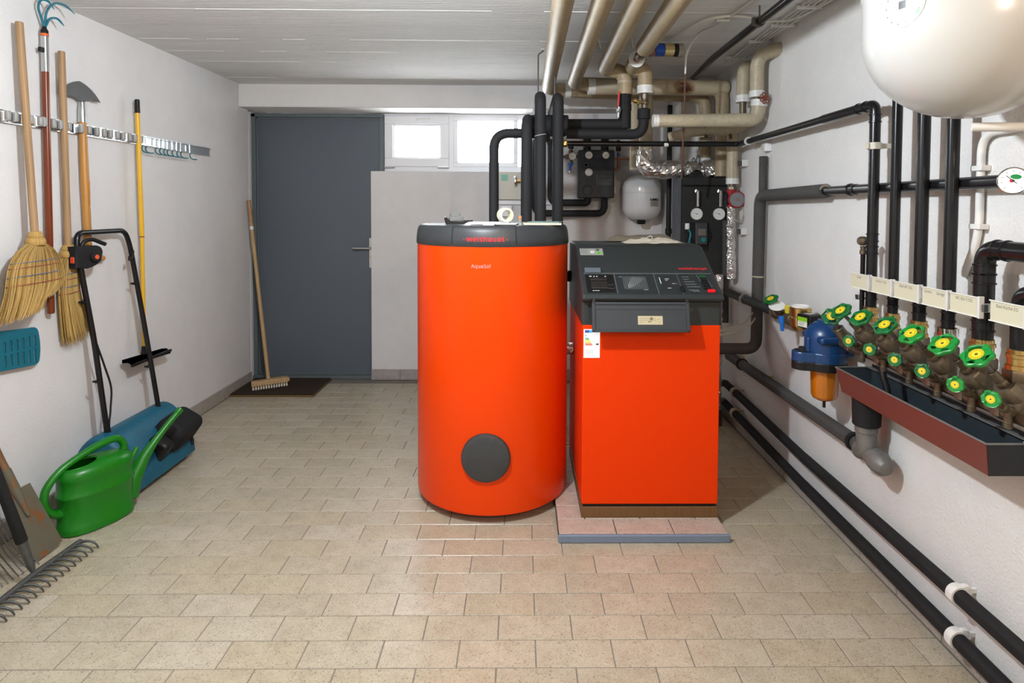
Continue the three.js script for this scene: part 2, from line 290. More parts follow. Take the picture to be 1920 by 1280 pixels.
// skirting tiles
function skirting(name, label, along, from, to, fixed, sign, m, h = 0.085) {
  const root = struct(name, along === 'z' ? box(fixed, fixed + sign * 0.004, 0, h - 0.006, from, to, 0) : box(from, to, 0, h - 0.006, fixed, fixed + sign * 0.004, 0), M.grout, scene, label, 'skirting');
  const n = Math.round(Math.abs(to - from) / 0.24), L = (to - from) / n;
  for (let i = 0; i < n; i++) {
    const a = from + i * L + Math.sign(L) * 0.0015, b = from + (i + 1) * L - Math.sign(L) * 0.0015;
    obj('skirting_tile', along === 'z' ? box(fixed, fixed + sign * 0.011, 0.001, h, a, b, 0.002) : box(a, b, 0.001, h, fixed, fixed + sign * 0.011, 0.002), m, root);
  }
}
skirting('baseboard_left', 'grey clay skirting tiles below the hung garden tools', 'z', ZF, -4.85, XL, 1, M.skirt);
skirting('baseboard_right', 'beige clay skirting tiles below the black floor-level pipes', 'z', ZF, -4.3, XR, -1, M.skirt);
skirting('baseboard_back', 'pinkish clay skirting tiles beside the grey door', 'x', -1.195, 1.1, ZB, 1, M.skirtPink);

// door
{
  const d = new THREE.Group(); d.name = 'door_1'; d.userData = { kind: 'structure', label: 'dark blue-grey steel door in a grey frame', category: 'door' }; scene.add(d);
  obj('leaf', box(-2.118, -1.125, 0.03, 2.085, -5.03, -4.985, 0.003), M.door, d);
  obj('frame', [box(-2.147, -2.112, 0, 2.112, -5.06, -4.955, 0.003), box(-1.135, -1.1, 1.662, 2.112, -5.06, -4.965, 0.003), box(-2.147, -1.1, 2.083, 2.112, -5.06, -4.955, 0.003), box(-2.112, -2.1, 0, 2.083, -5.06, -4.975, 0.002), box(-2.112, -1.13, 2.07, 2.083, -5.06, -4.975, 0.002)], M.doorFrame, d);
  obj('threshold', [box(-2.144, -1.19, 0, 0.028, -5.06, -4.93, 0.003), box(-2.112, -1.19, 0.028, 0.04, -5.06, -4.975, 0.002)], M.doorFrame, d);
  const pl = obj('handle_plate', box(-1.225, -1.19, 0.885, 1.13, -4.985, -4.972, 0.005, 2), M.steel, d);
  obj('lever_handle', [cyl([-1.207, 1.048, -4.972], [-1.207, 1.048, -4.93], 0.009), pipe([[-1.2, 1.048, -4.932], [-1.343, 1.048, -4.932]], 0.0085, 0.01)], M.steel, d);
  obj('lock_cylinder', rev([-1.207, 0.975, -4.974], [0, 0, 1], [[0, 0], [0, 0.009], [0.006, 0.009], [0.007, 0.007], [0.007, 0]]), M.brass, pl);
}
// window: tilting casement beside a fixed light
{
  const w = new THREE.Group(); w.name = 'window_1'; w.userData = { kind: 'structure', label: 'white plastic window with tilting and fixed light above low wall', category: 'window' }; scene.add(w);
  const zf = -4.99, fr = (x0, x1, y0, y1, t, z0, z1, tl = t, tr = t, tb = t, tt = t) => [box(x0, x1, y1 - tt, y1, z0, z1, 0.004), box(x0, x1, y0, y0 + tb, z0, z1, 0.004), box(x0, x0 + tl, y0 + tb, y1 - tt, z0, z1, 0.004), box(x1 - tr, x1, y0 + tb, y1 - tt, z0, z1, 0.004)];
  obj('frame', [...fr(-1.13, 0.05, 1.66, 2.12, 0.045, -5.06, zf), box(-0.6, -0.545, 1.7, 2.08, -5.06, zf, 0.004)], M.pvc, w);
  const s = obj('casement', [...fr(-1.098, -0.587, 1.7, 2.103, 0.066, -5.05, zf + 0.016), ...fr(-1.036, -0.647, 1.762, 2.037, 0.014, -5.04, zf + 0.004)], M.pvc, w);
  obj('gasket', fr(-1.024, -0.659, 1.774, 2.025, 0.004, -5.03, -5.0), M.gasket, s);
  obj('pane', box(-1.022, -0.66, 1.776, 2.023, -5.03, -5.026, 0), M.glass, s);
  obj('latch', [cyl([-0.845, 2.075, zf + 0.016], [-0.845, 2.075, zf + 0.03], 0.01), cyl([-0.74, 2.078, zf + 0.016], [-0.74, 2.078, zf + 0.024], 0.006), box(-0.845, -0.74, 2.077, 2.084, zf + 0.018, zf + 0.024, 0.002)], M.white, s);
  for (const x of [-1.065, -0.63]) obj('hinge', [cyl([x - 0.045, 1.693, zf + 0.012], [x + 0.045, 1.693, zf + 0.012], 0.008, 12), box(x - 0.045, x + 0.045, 1.693, 1.703, zf + 0.004, zf + 0.018, 0.002)], M.steel, w);
  const f = obj('fixed_light', fr(-0.55, -0.035, 1.7, 2.1, 0.034, -5.05, zf + 0.006), M.pvc, w);
  obj('gasket', fr(-0.518, -0.067, 1.733, 2.068, 0.004, -5.03, -4.998), M.gasket, f);
  obj('pane', box(-0.516, -0.069, 1.735, 2.066, -5.03, -5.026, 0), M.glass, f);
}
// bulkhead lamps
for (const L of LAMPS) {
  const l = thing('bulkhead_lamp', L.label, 'lamp', [L.pos[0], H - 0.12, L.pos[1]]);
  obj('stem', cyl([0, 0, 0], [0, 0.12, 0], 0.012), M.white, l); obj('ceiling_rose', rev([0, 0.1, 0], [0, 1, 0], [[0, 0], [0.004, 0.03], [0.016, 0.045], [0.0199, 0.046], [0.0199, 0]], 24), M.white, l);
  obj('base', rev([0, -0.03, 0], [0, 1, 0], [[0, 0], [0, 0.1], [0.006, 0.105], [0.03, 0.105], [0.03, 0]]), M.white, l);
  obj('glass_shade', rev([0, -0.085, 0], [0, 1, 0], [[0, 0], [0.006, 0.04], [0.018, 0.065], [0.035, 0.082], [0.056, 0.088]], 32), mat([0.9, 0.87, 0.8], 0.5, 0, { emissive: new THREE.Color(L.color), emissiveIntensity: 2.5 }), l);
  const p = new THREE.PointLight(L.color, L.power, 0, 2); p.position.set(0, -0.125, 0); p.castShadow = true; p.shadow.radius = 2; l.add(p);
}

// ---------------------------------------------------------------- tools on the left wall
{ // galvanised rail with spring clips, then the stretch with hooks
  const r = thing('tool_rail', 'galvanised wall rail with spring clips holding garden tools', 'rail', [XL, 1.742, -3.0]), X = 0, R = (z) => z + 3.0;
  obj('rail', [box(0, 0.004, -0.026, 0.026, R(-4.245), R(-2.3), 0), box(0.004, 0.016, 0.021, 0.026, R(-4.245), R(-2.3), 0), box(0.004, 0.016, -0.026, -0.021, R(-4.245), R(-2.3), 0)], M.zinc, r);
  const spots = [-2.42, -2.52, -2.611, -2.69, -2.766, -2.86, -2.992, -3.1, -3.2, -3.3, -3.397];
  for (const z of spots) {
    const c = obj('clip', [box(0.012, 0.02, -0.024, 0.024, R(z) - 0.034, R(z) + 0.034, 0.002), box(0.02, 0.05, -0.02, 0.02, R(z) - 0.036, R(z) - 0.031, 0.001), box(0.02, 0.05, -0.02, 0.02, R(z) + 0.031, R(z) + 0.036, 0.001)], M.zinc, r);
    for (const s of [-1, 1]) obj('jaw', rev([0.044, -0.019, R(z) + s * 0.0265], [0, 1, 0], [[0, 0], [0, 0.0095], [0.003, 0.0115], [0.035, 0.0115], [0.038, 0.0095], [0.038, 0]], 14), mat([0.34, 0.335, 0.32], 0.55, 0.3), c);
  }
  const hooks = [-3.476, -3.511, -3.603, -3.645, -3.688, -3.722, -3.773, -3.825, -3.867, -3.973];
  const proto = thing('rail_hook', 'small wall rail hook with green plastic tip', 'hook', [XL + 0.014, 1.742, hooks[0]], 0, 'green tipped hooks on the wall rail');
  obj('stem', [box(0, 0.005, -0.03, 0.024, -0.004, 0.004, 0.001), box(-0.002, 0.003, 0.02, 0.029, -0.005, 0.005, 0.001)], M.zinc, proto);
  obj('tip', curve([[0.004, -0.028, 0], [0.001, -0.034, 0], [-0.001, -0.046, 0], [0.005, -0.06, 0], [0.02, -0.068, 0], [0.042, -0.069, 0]].map(([x, y, z]) => [x + 0.004, y, z]), 0.0033, 20, 8), M.tealDark, proto);
  for (const z of hooks.slice(1)) { const c = proto.clone(); c.name = numbered('rail_hook'); c.position.z = z; scene.add(c); }
}
function strawBroom(name, label, x, xTop, top, neck, zTop, zNeck, contour, endOf, n, seed) {
  const t = thing(name, label, 'broom'), r = rng(seed), hn = V(x, neck, zNeck);
  obj('handle', sweep([[xTop, top, zTop], [xTop, top - 0.004, zTop], [x, neck - 0.06, zNeck]], (s) => (s < 0.001 ? 0.012 : 0.0145), 16), M.woodOld, t);
  obj('binding', [rev([x, neck - 0.045, zNeck], [0, 1, 0], [[0, 0], [0, 0.034], [0.012, 0.037], [0.026, 0.033], [0.03, 0.026], [0.036, 0.028], [0.055, 0.021], [0.06, 0]], 20)], M.straw, t);
  const strands = [], core = [];
  const line = (u, d, len = 1) => {                          // u across, d through the thickness
    const pts = []; const N = 9;
    for (let i = 0; i <= N; i++) {
      const s = i / N * len, y0 = neck - 0.04, [yE, lE] = endOf(u), k = clamp(s / 0.62, 0, 1), yB = contour[contour.length - 1][0];
      let y, l, th;
      if (s < 0.62) { y = lerp(y0, yB, k); let a = 0; while (a < contour.length - 2 && contour[a + 1][0] > y) a++; const [ya, wa] = contour[a], [yb, wb] = contour[a + 1]; l = u * lerp(wa, wb, clamp((ya - y) / (ya - yb), 0, 1)); th = lerp(0.02, 0.017, k); }
      else { const q = (s - 0.62) / 0.38, e = q * q * 0.45 + q * 0.55; y = lerp(yB, yE, q); l = lerp(u * contour[contour.length - 1][1], lE, e); th = lerp(0.017, 0.024, q); }
      pts.push(V(x + d * th, y, zNeck - l));
    }
    return pts;
  };
  for (let i = 0; i < n; i++) {
    const u = (r() * 2 - 1) * 0.98, a = r() * Math.PI * 2, d = Math.sin(a) * Math.sqrt(1 - u * u * 0.6), len = 0.93 + 0.07 * r() - (r() < 0.1 ? 0.12 : 0), p = line(u, d, len), j = (r() - 0.5) * 0.012;
    p.forEach((v, k) => { const q = Math.max(0, (k - 5) / 4); v.z += j * q; v.y += (r() - 0.5) * 0.003 * q; });
    strands.push(sweep(p, (s) => 0.0017 * (1 - 0.55 * s), 4, false));
  }
  // inner mass so that no light shows through
  const N = 18, pos = [], idx = [];
  for (let k = 0; k <= N; k++) { const u = -1 + 2 * k / N; line(u * 0.97, 0, 0.9).forEach((v) => { const w = 0.013 * Math.sqrt(Math.max(0.05, 1 - u * u)); pos.push(v.x - w, v.y, v.z, v.x + w, v.y, v.z); }); }
  for (let k = 0; k < N; k++) for (let i = 0; i < 9; i++) { const a = (k * 10 + i) * 2, b = a + 2, c = a + 20, d = c + 2; idx.push(a, b, c, b, d, c, a + 1, c + 1, b + 1, b + 1, c + 1, d + 1); }
  const cg = new THREE.BufferGeometry(); cg.setAttribute('position', new THREE.Float32BufferAttribute(pos, 3)); cg.setIndex(idx); cg.computeVertexNormals();
  obj('straw_core', boxUV(cg), M.strawDark, t);
  [M.straw, M.strawDark, M.strawPale].forEach((m, k) => { obj('straws', strands.filter((_, i) => i % 3 === k), m, t).userData.kind = 'stuff'; });
  const rows = contour.slice(2);
  rows.forEach(([y, w], i) => { const pts = []; for (let k = 0; k <= 20; k++) { const a = k / 20 * Math.PI * 2; pts.push([x + Math.sin(a) * 0.0215, y + 0.004 + Math.cos(a) * 0.003, zNeck - Math.cos(a) * w * 1.0]); } obj('stitching', sweep(pts, 0.0018, 6), i % 2 ? M.threadRed : M.thread, t); });
  return at(t, [x, neck, zNeck]);
}
strawBroom('straw_broom', 'wide straw broom with blue and red stitching hung on clips', -2.032, -2.075, 2.135, 1.26, -2.611, -2.614, [[1.225, 0.03], [1.185, 0.1], [1.145, 0.128], [1.125, 0.137], [1.09, 0.146], [1.055, 0.152]], (u) => [0.905 + 0.035 * (u + 1) / 2 + (u > 0.45 ? 0.05 : 0), 0.135 * u - 0.07], 900, 5);
strawBroom('straw_broom', 'narrow straw broom with swept tip half hidden by the black handle', -2.086, -2.08, 2.074, 1.188, -2.85, -2.874, [[1.16, 0.02], [1.12, 0.04], [1.065, 0.052], [1.04, 0.054], [1.005, 0.056], [0.975, 0.058]], (u) => [0.735 + 0.04 * Math.max(0, u) , 0.09 * u + 0.055], 520, 9);
{ // three-tined cultivator
  const t = thing('hand_cultivator', 'three-tined cultivator with teal prongs and red-brown shaft', 'cultivator'), x = -2.09;
  obj('shaft', [rev([x, 0.9, -2.737], [0, 1, 0], [[0, 0], [0, 0.011], [0.006, 0.0145], [1.07, 0.0135], [1.07, 0]], 18)], M.woodRed, t);
  obj('sleeve', rev([x, 1.962, -2.737], [0, 1, 0], [[0, 0.012], [0.002, 0.0145], [0.155, 0.0145], [0.157, 0.012]], 18), M.zinc, t);
  obj('release_button', box(x - 0.008, x + 0.008, 2.045, 2.066, -2.727, -2.706, 0.003), M.black, t);
  obj('socket_ring', rev([x, 2.119, -2.737], [0, 1, 0], [[0, 0.012], [0, 0.0155], [0.01, 0.0155], [0.012, 0.012]], 18), mat([0.65, 0.13, 0.02], 0.4), t);
  obj('socket', rev([x, 2.13, -2.737], [0, 1, 0], [[0, 0], [0, 0.0145], [0.012, 0.0145], [0.022, 0.009], [0.03, 0.008], [0.03, 0]], 18), M.black, t);
  const base = [x, 2.15, -2.738];
  for (const p of [[base, [x, 2.19, -2.722], [x + 0.004, 2.235, -2.7], [x + 0.02, 2.262, -2.697], [x + 0.045, 2.258, -2.702], [x + 0.065, 2.225, -2.71]], [base, [x, 2.18, -2.741], [x + 0.008, 2.232, -2.745], [x + 0.028, 2.268, -2.762], [x + 0.055, 2.268, -2.785], [x + 0.085, 2.235, -2.805]], [base, [x + 0.003, 2.17, -2.745], [x + 0.012, 2.2, -2.756], [x + 0.03, 2.205, -2.77], [x + 0.055, 2.175, -2.78]]])
    obj('prong', sweep(new THREE.CatmullRomCurve3(p.map((q) => V(...q))).getPoints(22), (s) => 0.0048 * (s > 0.8 ? 1 - (s - 0.8) * 3.5 : 1), 10), M.teal, t);
  at(t, [x, 0.9, -2.737]).position.z = -2.766;
}
{ // half-moon edging iron, hung blade up
  const t = thing('lawn_edger', 'half-moon lawn edging iron with orange wooden T-handle', 'edging iron'), x = -2.092, z = -2.955;
  const s = new THREE.Shape(); s.moveTo(2.818, 1.876); s.quadraticCurveTo(2.835, 1.945, 2.94, 1.966); s.quadraticCurveTo(3.03, 1.95, 3.083, 1.887); s.lineTo(3.045, 1.889); s.quadraticCurveTo(3.03, 1.882, 3.022, 1.892); s.quadraticCurveTo(2.985, 1.888, 2.968, 1.872); s.lineTo(2.935, 1.872); s.quadraticCurveTo(2.905, 1.888, 2.89, 1.886); s.lineTo(2.862, 1.884); s.lineTo(2.84, 1.878); s.closePath();
  obj('blade', basis(extrude(s, 0.003, 0.0008), [x, 0, 0], [0, 0, -1], [0, 1, 0], [1, 0, 0]), M.iron, t);
  obj('ferrule', rev([x, 1.775, z], [0, 1, 0], [[0, 0.015], [0, 0.0185], [0.06, 0.0155], [0.095, 0.012], [0.1, 0.006]], 18), M.zinc, t);
  obj('shaft', sweep([[x, 1.78, z], [x, 1.77, z], [x, 1.5, z - 0.008], [x, 1.15, z - 0.022]], (q) => 0.0165 + 0.003 * Math.sin(Math.min(q * 1.6, 1) * Math.PI), 18), M.woodOrange, t);
  obj('handle_print', clean(new THREE.CylinderGeometry(0.0201, 0.0198, 0.13, 8, 1, true, Math.PI * 0.42, 0.6).translate(x, 1.43, z - 0.0105)), new THREE.MeshStandardMaterial({ roughness: 0.5, map: canvasTex(64, 640, (g, w, h) => { g.fillStyle = '#c98b3c'; g.fillRect(0, 0, w, h); g.strokeStyle = '#2a1c10'; g.lineWidth = 4; g.strokeRect(6, 6, w - 12, h - 90); g.save(); g.translate(w / 2 + 12, h - 100); g.rotate(-Math.PI / 2); g.fillStyle = '#21160c'; g.font = 'bold 36px serif'; g.fillText('SPEAR & JACKSON', 0, 0, h - 120); g.restore(); g.fillRect(12, h - 70, w - 24, 56); }) }), t);
  obj('grip', rev([x, 1.118, -2.875], [0, 0, -1], [[0, 0], [0, 0.009], [0.006, 0.0135], [0.1, 0.0145], [0.205, 0.0135], [0.211, 0.009], [0.211, 0]], 16), M.woodOrange, t);
  obj('grip_socket', cyl([x, 1.105, z - 0.024], [x, 1.165, z - 0.022], 0.0195), M.woodOrange, t);
  at(t, [x, 1.1, z]).position.z = -2.992;
}
{ // squeegee on a yellow pole
  const t = thing('squeegee', 'black rubber squeegee on a yellow telescopic pole', 'squeegee'), x = -2.076;
  obj('pole', [rev([x, 1.21, -3.412], [0, 0.999, 0.03], [[0, 0.0098], [0, 0.0118], [0.7, 0.0118], [0.7, 0]], 18), cyl([x, 0.6, -3.414], [x, 1.22, -3.412], 0.0103, 18)], M.yellow, t);
  obj('grip', cyl([x, 1.876, -3.392], [x, 1.952, -3.39], 0.0135, 18, 0.0125, 0.004), M.black, t);
  obj('pole_joint', cyl([x, 1.208, -3.412], [x, 1.213, -3.412], 0.0124), M.black, t);
  obj('socket', rev([x, 0.56, -3.416], [0, 1, 0], [[0, 0], [0, 0.02], [0.02, 0.016], [0.05, 0.0135], [0.052, 0]], 16), M.black, t);
  const s = poly([[-0.012, 0.012], [0.016, 0.014], [0.03, 0.004], [0.042, -0.012], [0.038, -0.016], [0.02, -0.004], [-0.012, -0.006]]);
  const g = basis(extrude(s, 0.36, 0.002), [x, 0.562, -3.24], [1, 0, 0], [0, 1, -0.06], [0, -0.06, -1]);
  obj('head', g, M.blackMatt, t); obj('rubber_blade', box(x + 0.034, x + 0.046, 0.536, 0.55, -3.6, -3.24, 0.001).translate(0, 0, 0), M.black, t);
  at(t, [x, 0.54, -3.414]);
}
{ // teal plastic leaf rake head, slotted
  const t = thing('leaf_rake', 'teal plastic leaf rake with slotted flat head', 'rake'), x = -2.09;
  const s = new THREE.Shape(); s.moveTo(2.24, 0.9); s.lineTo(2.655, 0.858); s.quadraticCurveTo(2.695, 0.86, 2.7, 0.83); s.quadraticCurveTo(2.715, 0.76, 2.7, 0.705); s.quadraticCurveTo(2.69, 0.69, 2.66, 0.694); s.lineTo(2.24, 0.738); s.quadraticCurveTo(2.215, 0.74, 2.21, 0.77); s.lineTo(2.21, 0.87); s.closePath();
  for (let i = 0; i < 15; i++) { const z0 = 2.232 + i * 0.0312, top = 0.836 - (z0 - 2.24) * 0.03, mid = 0.79 - (z0 - 2.24) * 0.05, bot = 0.75 - (z0 - 2.24) * 0.11;
    for (const [a, b] of [[top, mid + 0.004], [mid - 0.004, bot]]) { const h = new THREE.Path(); h.moveTo(z0, a); h.lineTo(z0 + 0.015, a - 0.001); h.lineTo(z0 + 0.016, b); h.lineTo(z0 + 0.001, b + 0.001); h.closePath(); s.holes.push(h); } }
  obj('head', basis(extrude(s, 0.008, 0.0015), [x - 0.012, 0, 0], [0, 0, -1], [0, 1, 0], [1, 0, 0]), M.teal, t);
  obj('shaft', sweep([[x + 0.004, 0.86, -2.4], [x + 0.01, 1.0, -2.41], [x + 0.018, 1.9, -2.43]], 0.013, 14), M.woodPale, t);
  at(t, [x, 0.69, -2.45]);
}
// ---------------------------------------------------------------- tools standing on the floor along the left wall
{ // scarifier
  const t = thing('lawn_scarifier', 'teal electric lawn scarifier with folded black tube handle', 'scarifier');
  obj('handle', pipe([[-1.965, 0.2, -2.95], [-2.02, 0.75, -2.935], [-2.058, 1.19, -2.888], [-2.06, 1.252, -2.898], [-2.06, 1.252, -3.24], [-2.058, 1.17, -3.278], [-2.02, 0.75, -3.325], [-1.95, 0.2, -3.345]], 0.0125, 0.06, 16), M.blackGloss, t);
  const s = new THREE.Shape(); s.moveTo(-2.1, 0.05); s.lineTo(-2.1, 0.15); s.quadraticCurveTo(-2.085, 0.25, -2.01, 0.295); s.quadraticCurveTo(-1.94, 0.32, -1.885, 0.24); s.quadraticCurveTo(-1.82, 0.15, -1.806, 0.03); s.lineTo(-1.85, 0.018); s.lineTo(-2.08, 0.03); s.closePath();
  const g = extrude(s, 0.55, 0.02, 4); g.translate(0, 0, -3.43); obj('deck', g, mat([0.003, 0.12, 0.2], 0.48, 0, { map: tDust }), t);
  obj('side_cover', place(extrude(poly([[0, 0], [0.09, 0.035], [0.12, 0.09], [0.04, 0.075]]), 0.14, 0.008, 2), -2.08, 0.165, -3.05), M.teal, t);
  obj('motor_cover', place(new RoundedBoxGeometry(0.16, 0.15, 0.27, 4, 0.045), -1.845, 0.185, -3.31, 0, 0.1, -0.6), M.blackMatt, t);
  obj('vent_band', place(new RoundedBoxGeometry(0.11, 0.12, 0.09, 3, 0.025), -1.845, 0.15, -3.13, 0, 0.1, -0.6), M.black, t);
  for (const z of [-2.93, -3.4]) obj('wheel', rev([-1.885, 0.075, z - 0.02], [0, 0, 1], [[0, 0], [0, 0.06], [0.006, 0.075], [0.034, 0.075], [0.04, 0.06], [0.04, 0]], 22), M.blackMatt, t);
  // switch box with its buttons on the left bar
  const bs = new THREE.Shape(); bs.moveTo(-0.06, 0.05); bs.lineTo(0.05, 0.05); bs.quadraticCurveTo(0.078, 0.045, 0.08, 0.015); bs.lineTo(0.07, -0.025); bs.quadraticCurveTo(0.04, -0.05, 0.0, -0.055); bs.lineTo(-0.06, -0.05); bs.closePath();
  const sb = obj('switch_box', basis(extrude(bs, 0.055, 0.01, 3), [-2.064, 1.142, -2.91], [0.25, 0, -0.968], [0, 1, 0], [0.968, 0, 0.25]), M.blackMatt, t);
  obj('safety_button', cyl([-2.018, 1.14, -2.925], [-1.987, 1.14, -2.917], 0.022), M.blackMatt, sb);
  obj('start_button', cyl([-1.987, 1.14, -2.917], [-1.981, 1.14, -2.916], 0.0105), mat([0.7, 0.1, 0.02], 0.4), sb);
  obj('plug_socket', box(-2.055, -2.035, 1.115, 1.145, -2.85, -2.838, 0.004), mat([0.6, 0.06, 0.02], 0.4), sb);
  obj('switch_lever', sweep(route([[-2.04, 1.16, -2.885], [-2.035, 1.21, -2.895], [-2.02, 1.225, -2.93], [-1.99, 1.195, -2.985]], 0.03), 0.0095, 12), M.black, t);
  obj('cable_hook', curve([[-2.05, 1.14, -3.29], [-2.03, 1.145, -3.26], [-2.01, 1.125, -3.225], [-2.02, 1.1, -3.21], [-2.04, 1.115, -3.24]], 0.0045, 20, 8), M.black, t);
  for (const [x, y, z] of [[-2.045, 0.93, -2.918], [-2.005, 0.55, -2.942], [-2.045, 0.97, -3.302], [-2.0, 0.52, -3.335]]) obj('wing_nut', [cyl([x, y, z - 0.018], [x, y, z + 0.022], 0.008, 10), box(x - 0.018, x + 0.018, y - 0.005, y + 0.005, z + 0.016, z + 0.021, 0.002)], M.black, t);
  obj('power_cable', curve([[-2.045, 1.09, -2.9], [-2.02, 0.8, -2.925], [-1.995, 0.62, -2.965], [-1.98, 0.5, -2.99], [-1.975, 0.4, -2.975], [-1.965, 0.3, -2.955], [-1.93, 0.22, -3.02], [-1.91, 0.215, -3.1], [-1.89, 0.235, -3.17], [-1.88, 0.25, -3.22]], 0.0045, 60, 8), M.black, t);
  at(t, [-1.96, 0, -3.15]);
}
{ // watering can
  const t = thing('watering_can', 'glossy green plastic watering can with long spout', 'watering can', [-1.855, 0, -2.69], Math.atan2(0.91, 0.41));   // local +x runs towards the spout
  const loft = (prof, seg = 48) => {                         // [y, half length, half width, shift]
    const pos = [], idx = []; prof.forEach(([y, a, b, sx = 0]) => { for (let k = 0; k < seg; k++) { const th = k / seg * 6.2832, c = Math.cos(th), s = Math.sin(th), p = 0.82; pos.push(sx + a * Math.sign(c) * Math.abs(c) ** p, y, b * Math.sign(s) * Math.abs(s) ** p); } });
    const n = prof.length; for (let i = 0; i < n - 1; i++) for (let k = 0; k < seg; k++) { const a = i * seg + k, b = i * seg + (k + 1) % seg; idx.push(a, a + seg, b, b, a + seg, b + seg); }
    const c0 = pos.length / 3; pos.push(prof[0][3] ?? 0, prof[0][0], 0, prof[n - 1][3] ?? 0, prof[n - 1][0], 0);
    for (let k = 0; k < seg; k++) { idx.push(c0, k, (k + 1) % seg, c0 + 1, (n - 1) * seg + (k + 1) % seg, (n - 1) * seg + k); }
    const g = new THREE.BufferGeometry(); g.setAttribute('position', new THREE.Float32BufferAttribute(pos, 3)); g.setIndex(idx); return toCreasedNormals(g, 0.7);
  };
  const outer = loft([[0, 0.142, 0.078], [0.006, 0.15, 0.085], [0.035, 0.152, 0.086], [0.04, 0.149, 0.083], [0.1, 0.147, 0.082], [0.152, 0.149, 0.084], [0.158, 0.153, 0.087], [0.168, 0.153, 0.087], [0.174, 0.149, 0.084], [0.225, 0.148, 0.083], [0.232, 0.151, 0.086], [0.255, 0.148, 0.084], [0.27, 0.138, 0.078], [0.281, 0.11, 0.062], [0.288, 0.06, 0.035], [0.29, 0.02, 0.012]]);
  const ev = new Evaluator(); ev.attributes = ['position', 'normal'];
  const inner = loft([[0.02, 0.14, 0.075], [0.22, 0.142, 0.077], [0.262, 0.134, 0.074], [0.284, 0.03, 0.02]]);
  const hole = new THREE.CylinderGeometry(1, 1, 0.2, 40); hole.scale(0.068, 1, 0.047); hole.translate(-0.065, 0.28, 0);
  const B = (g) => { const h = g.clone(); h.deleteAttribute('uv'); const b = new Brush(h); b.updateMatrixWorld(); return b; };
  const shell = ev.evaluate(ev.evaluate(B(outer), B(inner), SUBTRACTION), B(hole), SUBTRACTION).geometry;
  obj('body', boxUV(shell), M.canGreen, t);
  obj('filler_rim', sweep(Array.from({ length: 41 }, (_, k) => { const a = k / 40 * 6.2832; return V(-0.065 + 0.068 * Math.cos(a), 0.2855 - 0.012 * (Math.cos(a) < 0 ? Math.cos(a) ** 2 : 0.15 * Math.cos(a) ** 2) - 0.007 * Math.sin(a) ** 2, 0.047 * Math.sin(a)); }), 0.0035, 8, false), M.canGreen, t);
  obj('spout', [sweep([V(0.13, 0.06, 0), V(0.165, 0.13, 0), V(0.215, 0.205, 0), V(0.27, 0.26, 0), V(0.335, 0.318, 0), V(0.395, 0.365, 0)], (s) => lerp(0.052, 0.0135, Math.min(1, s * 1.5) ** 0.8), 20), rev([0.385, 0.357, 0], [0.79, 0.61, 0], [[0, 0.0135], [0.006, 0.016], [0.028, 0.0165], [0.03, 0.012], [0.012, 0.01]], 18), sweep([V(0.14, 0.2, 0.0), V(0.185, 0.262, 0.0)], (s) => lerp(0.016, 0.011, s), 12)], M.canGreen, t);
  obj('handle', sweep(new THREE.CatmullRomCurve3([V(0.118, 0.258, 0), V(0.122, 0.3, 0), V(0.095, 0.335, 0), V(0.03, 0.335, 0), V(-0.06, 0.312, 0), V(-0.145, 0.275, 0), V(-0.198, 0.215, 0), V(-0.2, 0.15, 0), V(-0.172, 0.11, 0), V(-0.135, 0.095, 0)]).getPoints(50), (s) => 0.0155 + (s > 0.93 ? (s - 0.93) * 0.12 : 0) + (s < 0.06 ? (0.06 - s) * 0.1 : 0), 16), M.canGreen, t);
}
{ // bow rake lying with its head on the floor
  const t = thing('bow_rake', 'iron bow rake with black and yellow shaft, teeth on the tiles', 'rake'), x0 = -1.765;
  obj('head_bar', sweep([[x0, 0.035, -2.0], [x0 - 0.004, 0.04, -2.23], [x0, 0.035, -2.462]], 0.0115, 8), M.iron, t);
  for (let i = 0; i < 15; i++) { const z = -2.012 - i * 0.0318; obj('tooth', sweep(new THREE.CatmullRomCurve3([V(x0, 0.035, z), V(x0 + 0.032, 0.036, z - 0.006), V(x0 + 0.054, 0.024, z - 0.012), V(x0 + 0.064, 0.004, z - 0.016)]).getPoints(8), (s) => 0.0068 * (1 - 0.55 * s), 6), M.iron, t); }
  const a = V(x0 - 0.006, 0.045, -2.232), b = V(-2.08, 1.36, -2.09), d = b.clone().sub(a), L = d.length(), P = (s) => a.clone().addScaledVector(d, s / L);
  obj('socket', rev(P(0), d, [[0, 0], [0, 0.007], [0.03, 0.012], [0.13, 0.0165], [0.13, 0]], 16), M.iron, t);
  obj('grip_sleeve', rev(P(0.125), d, [[0, 0], [0, 0.0175], [0.004, 0.019], [0.38, 0.0165], [0.382, 0]], 16), M.blackMatt, t);
  obj('shaft', rev(P(0.5), d, [[0, 0], [0, 0.0145], [L - 0.51, 0.0145], [L - 0.5, 0.01], [L - 0.5, 0]], 16), M.yellow, t);
  at(t, [x0, 0, -2.23]);
}
